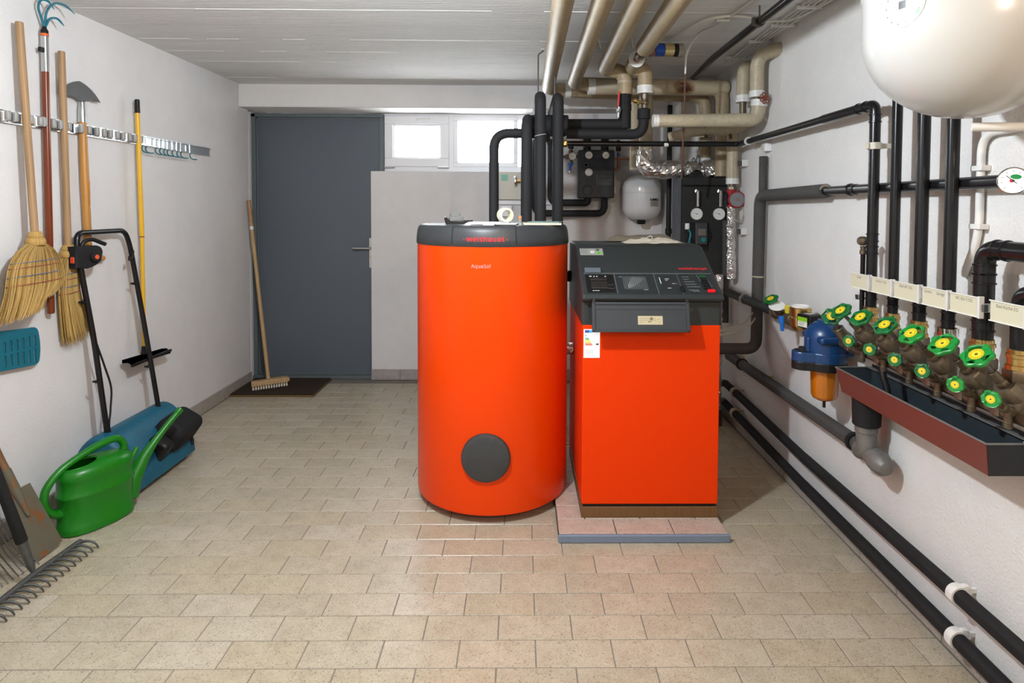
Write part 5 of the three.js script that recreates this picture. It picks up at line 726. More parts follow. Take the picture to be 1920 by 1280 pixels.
{ // cables on the ceiling
  const c1 = thing('loose_cable', 'white cable looping across the ceiling over the black pipe', 'cable'); obj('sheath', curve([[0.76, 2.27, -3.5], [0.789, 2.279, -3.42], [0.83, 2.279, -3.15], [0.88, 2.279, -2.985], [0.96, 2.279, -2.93], [1.055, 2.279, -2.945], [1.17, 2.279, -3.0], [1.27, 2.279, -2.98], [1.33, 2.279, -2.7], [1.335, 2.279, -2.2], [1.335, 2.279, 1.85]], 0.0065, 90, 10), M.cable, c1);
  const c2 = thing('loose_cable', 'white cable clipped to the ceiling down to the rusty tube', 'cable'); obj('sheath', curve([[1.03, 2.279, 1.85], [1.02, 2.279, -2.2], [1.0, 2.279, -2.68], [0.955, 2.279, -3.06], [0.915, 2.28, -3.3], [0.905, 2.22, -3.45], [0.905, 2.125, -3.47]], 0.0055, 60, 10), M.cable, c2); obj('clip', [box(0.925, 0.985, 2.27, H - 0.0005, -3.0, -2.975, 0.002)], M.white, c2);
  const c3 = thing('cable_bundle', 'bundle of white cables clipped along the ceiling edge', 'cable'); for (let i = 0; i < 4; i++) obj('cable', curve([[1.245 + i * 0.024, 2.283, 1.85], [1.245 + i * 0.024, 2.284, -2.5], [1.24 + i * 0.024, 2.283, -3.0], [1.25 + i * 0.02, 2.283, -3.38], [1.26 + i * 0.02, 2.272, -3.9]], 0.005, 40, 8), M.cable, c3); for (const z of [-2.5, -2.8, -3.08, -3.38, -3.75]) obj('cable_clip', [box(1.225, 1.34, 2.274, 2.291, z - 0.008, z + 0.008, 0.003)], M.white, c3);
}
{ // heat meter box on the back wall
  const t = thing('control_box', 'beige meter box with green label below the window', 'box'); obj('casing', [box(-0.2, 0.07, 1.437, 1.657, -4.92, -4.865, 0.006, 2)], M.boxBeige, t); obj('green_label', box(-0.163, -0.112, 1.585, 1.635, -4.866, -4.8635, 0.001), mat([0.2, 0.5, 0.36], 0.5), t); obj('knob', [rev([-0.062, 1.583, -4.83], [1, 0, 0], [[0, 0], [0, 0.036], [0.004, 0.039], [0.012, 0.039], [0.016, 0.036], [0.016, 0]], 28)], M.steel, t); obj('knob_stem', [cyl([-0.046, 1.583, -4.83], [0.0, 1.583, -4.83], 0.013), cyl([-0.02, 1.583, -4.83], [-0.02, 1.583, -4.866], 0.012)], M.brass, t); at(t, [-0.06, 1.437, -4.89]);
  const l = thing('cable_trunking', 'white plastic cable trunking on the wall under the meter box', 'trunking'); obj('channel', box(-0.2, 0.43, 1.4, 1.434, -4.92, -4.895, 0.002), M.pvc, l); at(l, [0.1, 1.4, -4.91]);
  const s = thing('junction_box', 'square white junction box below the cable trunking', 'junction box'); obj('cover', box(-0.178, -0.08, 1.305, 1.393, -4.92, -4.89, 0.004), M.pvc, s); at(s, [-0.13, 1.305, -4.905]);
  const u = thing('junction_box', 'small white junction box left of the small grey vessel', 'junction box'); obj('cover', box(0.705, 0.745, 1.49, 1.545, -4.92, -4.9, 0.003), M.pvc, u); at(u, [0.725, 1.49, -4.91]);
  one('bell_wire', 'thin grey cable along the wall behind the solar station', 'cable', curve([[0.43, 1.392, -4.914], [0.6, 1.39, -4.914], [0.78, 1.385, -4.914], [0.95, 1.38, -4.914], [1.08, 1.386, -4.914]], 0.004, 30, 8), M.cable);
  one('concrete_stub', 'rough dark concrete block on the floor behind boiler', 'block', box(1.1, 1.27, 0, 0.1, -4.28, -3.86, 0.008), M.concreteBlock);
}

// ---------------------------------------------------------------- right wall
function scallop(R, n = 6, depth = 0.07, thick = 0.012) {    // a handwheel lying in the xz plane, axis +y
  const s = new THREE.Shape(); for (let i = 0; i <= 72; i++) { const a = i / 72 * 6.28319, r = R * (1 - depth + depth * Math.cos(n * a)); i ? s.lineTo(r * Math.cos(a), r * Math.sin(a)) : s.moveTo(r, 0); }
  for (let k = 0; k < 3; k++) { const h = new THREE.Path(), a0 = k * 2.0944 + 0.25, a1 = a0 + 1.3; for (let i = 0; i <= 10; i++) { const a = lerp(a0, a1, i / 10); i ? h.lineTo(R * 0.74 * Math.cos(a), R * 0.74 * Math.sin(a)) : h.moveTo(R * 0.74 * Math.cos(a), R * 0.74 * Math.sin(a)); } for (let i = 10; i >= 0; i--) { const a = lerp(a0, a1, i / 10); h.lineTo(R * 0.5 * Math.cos(a), R * 0.5 * Math.sin(a)); } h.closePath(); s.holes.push(h); }
  const g = extrude(s, thick, thick * 0.3, 2); g.translate(0, 0, -thick / 2); g.rotateX(-Math.PI / 2); return g;
}
const discTex = canvasTex(192, 192, (g) => { g.fillStyle = '#e3c81f'; g.fillRect(0, 0, 192, 192); g.strokeStyle = '#2c2a12'; g.lineWidth = 4; g.beginPath(); g.arc(96, 96, 84, 0, 7); g.stroke(); g.lineWidth = 9; for (let i = 0; i < 16; i++) { const a = i / 16 * 6.283; g.beginPath(); g.moveTo(96 + 58 * Math.cos(a), 96 + 58 * Math.sin(a)); g.lineTo(96 + 72 * Math.cos(a), 96 + 72 * Math.sin(a)); g.stroke(); } g.fillStyle = '#5a5230'; g.beginPath(); g.arc(96, 96, 22, 0, 7); g.fill(); });
const discMat = new THREE.MeshStandardMaterial({ map: discTex, roughness: 0.45 });
function handwheel(p, n, R, m, parent, name = 'handwheel', spin = 0) {
  const N = V(...n).normalize(), c = V(...p), g = scallop(R); g.rotateY(spin); orient(g, c, N); const w = obj(name, [g, rev(c, N, [[-0.012, 0], [-0.012, R * 0.26], [0.003, R * 0.5], [0.006, R * 0.48], [0.006, 0]], 20)], m, parent);
  const d = new THREE.CircleGeometry(R * 0.45, 24), a = Math.abs(N.y) > 0.95 ? V(0, 0, 1) : V(0, 1, 0), x = a.clone().cross(N).normalize(), y = N.clone().cross(x); basis(d, c.clone().addScaledVector(N, 0.0068).toArray(), x.toArray(), y.toArray(), N.toArray()); obj('disc', clean(d), discMat, w); return w;
}
const PX = 1.272;
{ // risers
  const ridge = (y, z, r) => rev([PX, y, z], [0, 1, 0], [[0, r], [0.001, r + 0.003], [0.005, r + 0.003], [0.006, r], [0.026, r], [0.027, r + 0.003], [0.031, r + 0.003], [0.032, r]], 20);
  let t = thing('water_pipe', 'black water pipe running round the corner to the first riser', 'pipe');
  obj('tube', [pipe([[0.262, 1.754, -3.65], [PX, 1.756, -3.65], [PX, 1.757, -2.6]], 0.0158, 0.035, 20), pipe([[PX, 1.757, -2.62], [PX, 1.757, -2.235], [PX, 1.02, -2.235]], 0.0185, 0.03, 20)], M.blackGloss, t);
  obj('socket_ridges', [ridge(1.69, -2.235, 0.0188), ridge(1.26, -2.235, 0.0188), ridge(1.215, -2.235, 0.0188), ridge(1.05, -2.235, 0.0188), rev([PX, 1.757, -2.29], [0, 0, -1], [[0, 0.018], [0.001, 0.0215], [0.006, 0.0215], [0.007, 0.019], [0.05, 0.019], [0.051, 0.0215], [0.056, 0.0215], [0.057, 0.018]], 20)], M.blackGloss, t);
  obj('pipe_clamp', [rev([PX, 1.595, -2.235], [0, 1, 0], [[0, 0.018], [0, 0.023], [0.024, 0.023], [0.024, 0.018]], 22), box(PX + 0.02, XR, 1.598, 1.616, -2.243, -2.227, 0.002), box(PX - 0.03, PX - 0.022, 1.596, 1.618, -2.245, -2.225, 0.003)], mat([0.58, 0.54, 0.43], 0.45), t);
  obj('corner_clamp', [rev([PX, 1.757, -3.5], [0, 0, 1], [[0, 0.0155], [0, 0.023], [0.014, 0.023], [0.014, 0.0155]], 22), box(PX + 0.02, XR, 1.75, 1.764, -3.498, -3.488, 0.002)], M.whitePaint, t);
  obj('brass_end', [hexNut([0.235, 1.754, -3.65], [0.262, 1.754, -3.65], 0.021), cyl([0.215, 1.754, -3.65], [0.24, 1.754, -3.65], 0.014)], M.brass, t); at(t, [PX, 1.02, -2.235]);
  const chip = obj('paint_chip', rev([0.83, 1.754, -3.65], [1, 0, 0], [[0, 0.0155], [0.002, 0.0162], [0.022, 0.0161], [0.026, 0.0155]], 14), M.whitePaint, t); chip.geometry.translate(-PX, -1.02, 2.235);
  [[-2.102, 0.0162, 'slim black riser behind the second label holder'], [-1.96, 0.0188, 'black riser behind the third and fourth label holders'], [-1.825, 0.0178, 'black riser behind the fifth label holder'],].forEach(([z, r, l]) => { const p = thing('riser_pipe', l, 'pipe', [PX, 1.02, z]); obj('tube', cyl([0, 0, 0], [0, H - 1.02, 0], r, 20), M.blackGloss, p); obj('socket_ridges', [ridge(1.045, z, r)], M.blackGloss, p).geometry.translate(-PX, -1.02, -z); });
  t = thing('riser_pipe', 'thick black riser bending towards the sixth label holder', 'pipe'); obj('tube', pipe([[PX, 1.02, -1.686], [PX, 1.272, -1.686], [PX, 1.272, 1.88]], 0.0255, 0.045, 24), M.blackGloss, t); obj('socket_ridges', [ridge(1.045, -1.686, 0.0258), ridge(1.175, -1.686, 0.0258), rev([PX, 1.272, -1.645], [0, 0, 1], [[0, 0.025], [0.001, 0.0285], [0.006, 0.0285], [0.007, 0.026], [0.035, 0.026], [0.036, 0.0285], [0.041, 0.0285], [0.042, 0.025]], 22), ridge(1.2, -1.686, 0.0258)], M.blackGloss, t); obj('name_clip', box(PX - 0.034, PX - 0.02, 1.105, 1.125, -1.665, -1.64, 0.002), M.darkSteel, t); at(t, [PX, 1.02, -1.686]);
  t = thing('riser_pipe', 'short black riser behind the sixth label holder', 'pipe'); obj('tube', pipe([[PX, 1.02, -1.558], [PX, 1.17, -1.558], [PX, 1.17, 1.88]], 0.0215, 0.04, 22), M.blackGloss, t); at(t, [PX, 1.02, -1.558]);
  t = thing('vent_pipe', 'thin black pipe with brass air vent beside first riser', 'pipe'); obj('tube', cyl([PX - 0.012, 0.98, -2.272], [PX - 0.012, 1.215, -2.272], 0.0085, 14), M.blackGloss, t); obj('air_vent', [rev([PX - 0.012, 1.212, -2.272], [0, 1, 0], [[0, 0.008], [0.002, 0.012], [0.016, 0.012], [0.018, 0.009], [0.03, 0.011], [0.032, 0]], 16), rev([PX - 0.03, 1.262, -2.272], [1, 0, 0], [[0, 0], [0, 0.013], [0.008, 0.017], [0.024, 0.017], [0.03, 0.01], [0.03, 0]], 18)], M.bronze, t); obj('clip', box(PX - 0.032, PX - 0.018, 1.045, 1.065, -2.285, -2.26, 0.002), M.zinc, t); at(t, [PX - 0.012, 0.98, -2.272]);
  one('slip_clamp', 'loose steel hose clamp on the fourth riser above its valve', 'clamp', [rev([PX, 1.005, -1.825], [0, 1, 0], [[0, 0.0265], [0, 0.028], [0.022, 0.028], [0.022, 0.0265], [0, 0.0265]], 26)], M.chrome);
}
{ // branch valves on the manifold
  const T = thing('valve_manifold', 'bronze distribution pipe below the green handwheels', 'pipe', [PX, 0.855, -1.9]);
  obj('tube', cyl([0, 0, -0.46], [0, 0, 1.2], 0.0235, 22), M.bronze, T); for (let i = 0; i < 6; i++) obj('coupling', hexNut([0, 0, -0.27 + i * 0.137], [0, 0, -0.235 + i * 0.137], 0.031), M.bronze, T);
  const names = ['first riser, left of the vent pipe', 'slim second riser', 'third riser', 'fourth riser, with loose clamp', 'thick bent riser', 'short sixth riser'], zs = [-2.235, -2.102, -1.96, -1.825, -1.686, -1.558];
  zs.forEach((z, i) => {
    const k = [1, 0.92, 1, 0.98, 1.18, 1.12][i], t = thing('branch_valve', 'bronze slanted valve with two green handwheels under the ' + names[i], 'valve', [PX, 0.855, z]);
    obj('body', [rev([0, 0.012, 0], [0, 1, 0], [[0, 0], [0, 0.026 * k], [0.03, 0.028 * k], [0.06, 0.025 * k], [0.075, 0.025 * k], [0.075, 0]], 22), rev([0.012, 0.03, 0], [-0.707, 0.707, 0], [[0, 0], [0, 0.022 * k], [0.02, 0.027 * k], [0.063, 0.027 * k], [0.068, 0.0245 * k], [0.068, 0]], 24)], M.bronze, t);
    obj('packing_nut', [hexNut([-0.035, 0.077, 0], [-0.047, 0.089, 0], 0.0145), cyl([-0.046, 0.088, 0], [-0.07, 0.112, 0], 0.0115, 12)], M.bronze, t); obj('stem', cyl([-0.068, 0.11, 0], [-0.105, 0.147, 0], 0.007, 10), M.darkSteel, t);
    obj('riser_nut', hexNut([0, 0.086, 0], [0, 0.118, 0], 0.0315 * k), M.bronze, t); obj('brass_union', rev([0, 0.117, 0], [0, 1, 0], [[0, 0], [0, 0.0265 * k], [0.012, 0.0265 * k], [0.014, 0.0235 * k], [0.03, 0.0235 * k], [0.032, 0.0265 * k], [0.04, 0.0265 * k], [0.042, 0.0235 * k], [0.052, 0.0235 * k], [0.052, 0]], 22), M.brass, t);
    handwheel([-0.108, 0.152, 0], [-0.64, 0.74, 0.18], 0.04, i > 2 ? M.greenBright : M.green, t, 'handwheel', i * 0.7);
    obj('drain_cock', [cyl([-0.01, 0.004, 0.01], [-0.06, 0.03, 0.02], 0.012, 14, 0.009), hexNut([-0.045, 0.022, 0.017], [-0.06, 0.03, 0.02], 0.0135), cyl([-0.06, 0.03, 0.02], [-0.088, 0.045, 0.028], 0.006, 10), cyl([-0.035, 0.02, 0.014], [-0.035, -0.03, 0.014], 0.0095, 14), rev([-0.035, -0.028, 0.014], [0, 1, 0], [[0, 0.0095], [0.002, 0.0115], [0.004, 0.0095], [0.007, 0.0115], [0.009, 0.0095], [0.012, 0.0115], [0.014, 0.0095]], 14)], M.bronze, t);
    handwheel([-0.092, 0.05, 0.03], [-0.78, 0.12, 0.6], 0.0225, i > 3 ? M.greenBright : M.green, t, 'drain_handwheel', i * 0.4);
  });
  // stopcocks up- and downstream of the meter
  const s1 = thing('stopcock', 'stopcock with dark green handwheel and white tag before the meter', 'valve', [PX - 0.01, 0.862, -2.96]);
  obj('body', [cyl([0, 0, -0.12], [0, 0, 0.1], 0.024, 20), hexNut([0, 0, -0.11], [0, 0, -0.085], 0.032), hexNut([0, 0, 0.06], [0, 0, 0.09], 0.034), cyl([0, 0, 0], [-0.04, 0.05, 0], 0.022, 18)], M.bronze, s1); obj('stem', cyl([-0.035, 0.045, 0], [-0.06, 0.075, 0], 0.009), M.darkSteel, s1); handwheel([-0.062, 0.08, 0], [-0.5, 0.84, 0.2], 0.038, M.green, s1); obj('tag', place(new THREE.CylinderGeometry(0.036, 0.038, 0.003, 24), -0.045, 0.055, 0.03, 0.45, 0, 0.25), M.white, s1); obj('yellow_lever', place(new RoundedBoxGeometry(0.016, 0.04, 0.02, 2, 0.004), -0.015, 0.045, 0.075), M.yellowDisc, s1); obj('blue_lever', [place(new RoundedBoxGeometry(0.02, 0.035, 0.03, 2, 0.005), -0.035, -0.008, 0.06), place(new RoundedBoxGeometry(0.014, 0.04, 0.018, 2, 0.004), -0.033, -0.04, 0.065)], M.blueTap, s1);
  const s2 = thing('stopcock', 'stopcock with dark green handwheel between filter and first riser valve', 'valve', [PX - 0.005, 0.858, -2.38]);
  obj('body', [cyl([0, 0, -0.04], [0, 0, 0.06], 0.025, 20), cyl([0, 0.005, 0], [-0.04, 0.06, 0], 0.022, 18), hexNut([0, 0, 0.03], [0, 0, 0.055], 0.033)], M.bronze, s2); obj('stem', cyl([-0.035, 0.055, 0], [-0.06, 0.095, 0.0], 0.009), M.darkSteel, s2); handwheel([-0.064, 0.103, 0], [-0.45, 0.6, 0.65], 0.038, M.green, s2);
  // feed pipe, meter and filter
  const fp = thing('feed_pipe', 'black foam water feed ending at the meter stopcock', 'pipe'); obj('tube', pipe([[PX, 0.862, -3.78], [PX, 0.862, -3.05]], 0.025, 0.05, 22), M.black, fp); obj('bracket', [rev([PX, 0.862, -3.52], [0, 0, 1], [[0, 0.024], [0, 0.03], [0.015, 0.03], [0.015, 0.024]], 20), box(PX + 0.02, XR, 0.868, 0.88, -3.516, -3.508, 0.001)], M.zinc, fp); at(fp, [PX, 0.862, -3.4]);
  const m = thing('water_meter', 'brass water meter with white dial rim and black module', 'meter', [PX - 0.02, 0.855, -2.755]);
  obj('body', [rev([0, -0.02, 0], [0, 1, 0], [[0, 0], [0, 0.03], [0.02, 0.044], [0.055, 0.044], [0.06, 0.0405], [0.064, 0.045], [0.1, 0.046], [0.103, 0.042], [0.103, 0.036]], 32), cyl([0.01, 0, -0.11], [0.01, 0, 0.17], 0.02, 18)], M.brass, m); obj('dial_rim', rev([0, 0.082, 0], [0, 1, 0], [[0, 0], [0, 0.038], [0.006, 0.04], [0.009, 0.036], [0.004, 0.032], [0.004, 0]], 28), M.white, m);
  const md = obj('radio_module', place(new RoundedBoxGeometry(0.075, 0.06, 0.08, 2, 0.006), -0.005, 0.04, 0.105, 0, 0.3, 0), M.black, m); plate([-0.045, 0.038, 0.117], [0.3, 0, 0.954], [0, 1, 0], 0.055, 0.042, canvasTex(220, 168, (g, w, h) => { g.fillStyle = '#d9dccf'; g.fillRect(0, 0, w, h); g.fillStyle = '#79b51c'; g.fillRect(0, 0, w, 74); g.fillStyle = '#5b6050'; for (let i = 0; i < 3; i++) g.fillRect(20, 90 + i * 24, 150 - i * 20, 8); }), 'green_label', md); plate([-0.002, 0.0706, 0.1], [0.955, 0, -0.295], [-0.295, 0, -0.955], 0.05, 0.05, canvasTex(128, 128, (g, w) => { g.fillStyle = '#151515'; g.fillRect(0, 0, w, w); g.fillStyle = '#c9c9c0'; g.fillRect(12, 14, 40, 90); g.fillRect(64, 30, 50, 60); }), 'top_label', md);
  const f = thing('water_filter', 'blue water filter with amber transparent bowl', 'filter', [1.235, 0.61, -2.49]); f.scale.y = 0.88;
  obj('head', [rev([0, 0.2, 0], [0, 1, 0], [[0, 0], [0, 0.08], [0.075, 0.079], [0.082, 0.0795], [0.11, 0.074], [0.135, 0.06], [0.15, 0.044], [0.154, 0.034], [0.16, 0.03], [0.162, 0]], 40), box(-0.088, -0.05, 0.2, 0.29, 0.0, 0.03, 0.01, 2), box(0.06, 0.095, 0.2, 0.25, -0.03, 0.05, 0.008, 2), box(-0.06, 0.06, 0.265, 0.3, -0.09, 0.09, 0.015, 2)], M.blue, f);
  const lob = (r) => { const s = new THREE.Shape(); s.absarc(0, 0, r, -2.45, 2.45, false); s.lineTo(-0.1, r * 0.52); s.absarc(-0.092, 0, r * 0.5, 1.7, 4.58, false); s.closePath(); return s; };
  obj('flange', place(extrude(lob(0.084), 0.046, 0.005, 2), 0, 0.175, 0, -Math.PI / 2), M.blue, f); obj('gasket_ring', place(extrude(lob(0.083), 0.04, 0.004, 2), 0, 0.137, 0, -Math.PI / 2), M.black, f); obj('bowl', rev([0, -0.01, 0], [0, 1, 0], [[0, 0], [0.002, 0.03], [0.012, 0.045], [0.025, 0.051], [0.15, 0.055], [0.15, 0]], 36), M.amber, f); obj('drain_nipple', cyl([0, -0.045, 0], [0, -0.006, 0], 0.006), M.black, f); obj('backwash_knob', [rev([-0.092, 0.216, 0], [0, 1, 0], [[0, 0], [0, 0.034], [0.008, 0.033], [0.01, 0.018], [0.022, 0.015], [0.022, 0]], 24)], M.blackMatt, f); obj('top_boss', rev([0, 0.36, 0], [0, 1, 0], [[0, 0.03], [0.004, 0.03], [0.005, 0.026], [0.002, 0.024], [0.002, 0.01], [0.008, 0.008], [0.008, 0]], 24), M.blue, f);
}
{ // label holders
  const words = ['innen', 'Küche 1.OG', 'Bad-WC OG', 'Garten       Garage', 'WC EG+1.OG', 'Bad-Küche EG'], span = [[-2.308, -2.19], [-2.17, -2.053], [-2.038, -1.91], [-1.892, -1.78], [-1.768, -1.654], [-1.614, -1.5]], where = ['at the far end, left of the first riser', 'reading Küche 1.OG', 'reading Bad-WC OG', 'reading Garten and Garage', 'reading WC EG+1.OG', 'reading Bad-Küche EG'];
  span.forEach(([a, b], i) => {
    const t = thing('label_holder', 'cream pipe label in clear holder ' + where[i], 'label', [1.236, 1.116, (a + b) / 2], 0, 'pipe label holders'), L = (b - a) / 2;
    obj('backing', box(0, 0.006, -0.027, 0.027, -L, L, 0.001), M.paperCream, t); obj('end_cap', box(-0.004, 0.01, -0.03, 0.03, L - 0.002, L + 0.006, 0.001), mat([0.75, 0.75, 0.74], 0.15, 0.2), t); obj('frame', [box(-0.004, 0.0, 0.025, 0.028, -L, L, 0), box(-0.004, 0.0, -0.028, -0.025, -L, L, 0)], mat([0.72, 0.72, 0.66], 0.2), t); obj('spring_clip', box(0.004, PX - 1.236 - 0.014, -0.012, 0.012, L + 0.004, L + 0.012, 0.001), M.zinc, t);
    plate([-0.0008, 0, 0], [0, 0, 1], [0, 1, 0], 2 * L - 0.004, 0.05, canvasTex(480, 210, (g, w, h) => { g.fillStyle = '#c6c1a8'; g.fillRect(0, 0, w, h); g.fillStyle = '#2b2a26'; g.font = '50px sans-serif'; g.textAlign = 'center'; g.fillText(words[i], w / 2, 62); }), 'paper', t);
  });
}
{ // drip tray with its drain
  const t = thing('drip_tray', 'long trough under the valves with reddish-brown front', 'tray'), z0 = -2.33, z1 = -1.56;
  const quad = (a, b, c, d, th, n) => { const g = new THREE.BufferGeometry(), N = V(...n).multiplyScalar(th), P = [a, b, c, d].map((p) => V(...p)), Q = P.map((p) => p.clone().add(N)), pos = []; const f = (p, q, r, s) => [p, q, r, p, r, s].forEach((v) => pos.push(v.x, v.y, v.z)); f(...P); f(...[...Q].reverse()); for (let i = 0; i < 4; i++) { const j = (i + 1) % 4; f(P[j], P[i], Q[i], Q[j]); } g.setAttribute('position', new THREE.Float32BufferAttribute(pos, 3)); g.computeVertexNormals(); return boxUV(g); };
  obj('front_panel', quad([1.196, 0.778, z0], [1.196, 0.778, z1], [1.212, 0.69, z1 - 0.01], [1.212, 0.69, z0 + 0.02], 0.0012, [1, 0, 0]), M.brownTray, t);
  obj('trough', [quad([1.2, 0.778, z1 - 0.0012], [1.2, 0.778, z0 + 0.0012], [1.216, 0.692, z0 + 0.02], [1.216, 0.692, z1 - 0.012], 0.0012, [1, 0, 0]), quad([1.212, 0.69, z1 - 0.01], [1.325, 0.69, z1 - 0.01], [1.325, 0.69, z0 + 0.02], [1.212, 0.69, z0 + 0.02], 0.0012, [0, 1, 0]), quad([1.338, 0.79, z0], [1.338, 0.79, z1], [1.325, 0.69, z1 - 0.01], [1.325, 0.69, z0 + 0.02], 0.0012, [-1, 0, 0]), quad([1.198, 0.778, z0], [1.338, 0.778, z0], [1.325, 0.69, z0 + 0.02], [1.212, 0.69, z0 + 0.02], 0.0012, [0, 0, 1])], mat([0.05, 0.065, 0.075], 0.35, 0.4, { map: tDust }), t);
  obj('end_panel', quad([1.338, 0.778, z1], [1.196, 0.778, z1], [1.212, 0.69, z1 - 0.01], [1.325, 0.69, z1 - 0.01], 0.0015, [0, 0, -1]), M.blackGloss, t); obj('rim', [box(1.193, 1.199, 0.776, 0.78, z0, z1, 0.001), box(1.196, 1.34, 0.776, 0.78, z1 - 0.004, z1 + 0.002, 0.001), box(1.196, 1.34, 0.776, 0.78, z0 - 0.002, z0 + 0.004, 0.001), box(1.318, 1.346, 0.776, 0.7785, z0, z1, 0.0005)], mat([0.2, 0.2, 0.19], 0.4, 0.3), t); obj('rivet', [rev([1.3, 0.78, z1 - 0.006], [0, 1, 0], [[0, 0], [0, 0.004], [0.002, 0.003], [0.003, 0]], 12)], M.chrome, t); at(t, [1.26, 0.69, -1.95]);
  const h = thing('drain_hose', 'short black hose with clear end dripping into the trough', 'hose'); obj('hose', curve([[1.237, 0.835, -2.095], [1.236, 0.81, -2.085], [1.24, 0.77, -2.07], [1.238, 0.735, -2.06]], 0.011, 16, 10), M.black, h); obj('clear_tip', cyl([1.2385, 0.742, -2.062], [1.237, 0.722, -2.056], 0.0125, 14), mat([0.6, 0.65, 0.6], 0.1), h); at(h, [1.237, 0.73, -2.06]);
  const d = thing('tray_drain', 'black drain cup with grey elbow under the trough', 'drain'); obj('cup', rev([1.272, 0.585, -2.245], [0, 1, 0], [[0, 0], [0, 0.045], [0.004, 0.048], [0.085, 0.05], [0.104, 0.052], [0.104, 0]], 30), M.blackMatt, d); obj('elbow', [rev([1.272, 0.51, -2.245], [0, 1, 0], [[0, 0.03], [0.05, 0.036], [0.052, 0.039], [0.078, 0.039], [0.08, 0.035], [0.08, 0]], 28), pipe([[1.272, 0.56, -2.245], [1.274, 0.49, -2.235], [1.285, 0.47, -2.3]], 0.034, 0.05, 26), rev([1.29, 0.487, -2.29], [-0.05, -0.12, 0.99], [[0, 0], [0, 0.036], [0.09, 0.037], [0.094, 0.041], [0.115, 0.041], [0.145, 0.036], [0.162, 0.024], [0.168, 0]], 28)], M.pvcGrey, d); at(d, [1.272, 0.48, -2.245]);
  const g = thing('waste_pipe', 'long grey-brown waste pipe sloping along the wall to drain elbow', 'pipe'); obj('tube', cyl([1.3, 0.458, -3.84], [1.3, 0.475, -2.28], 0.0285, 24), M.greyFoam, g); obj('coupling', [rev([1.3, 0.461, -3.62], [0, 0.01, 1], [[0, 0.028], [0, 0.035], [0.02, 0.035], [0.02, 0.028]], 24), rev([1.3, 0.474, -2.38], [0, 0.01, 1], [[0, 0.028], [0, 0.0365], [0.022, 0.0365], [0.022, 0.028]], 24)], M.blackMatt, g); obj('clamp_screw', [cyl([1.3, 0.49, -3.61], [1.3, 0.52, -3.61], 0.004, 8), box(1.29, 1.312, 0.5, 0.508, -3.616, -3.604, 0.001), box(1.32, XR, 0.47, 0.478, -3.3, -3.29, 0)], M.brass, g); at(g, [1.3, 0.46, -3]);
}
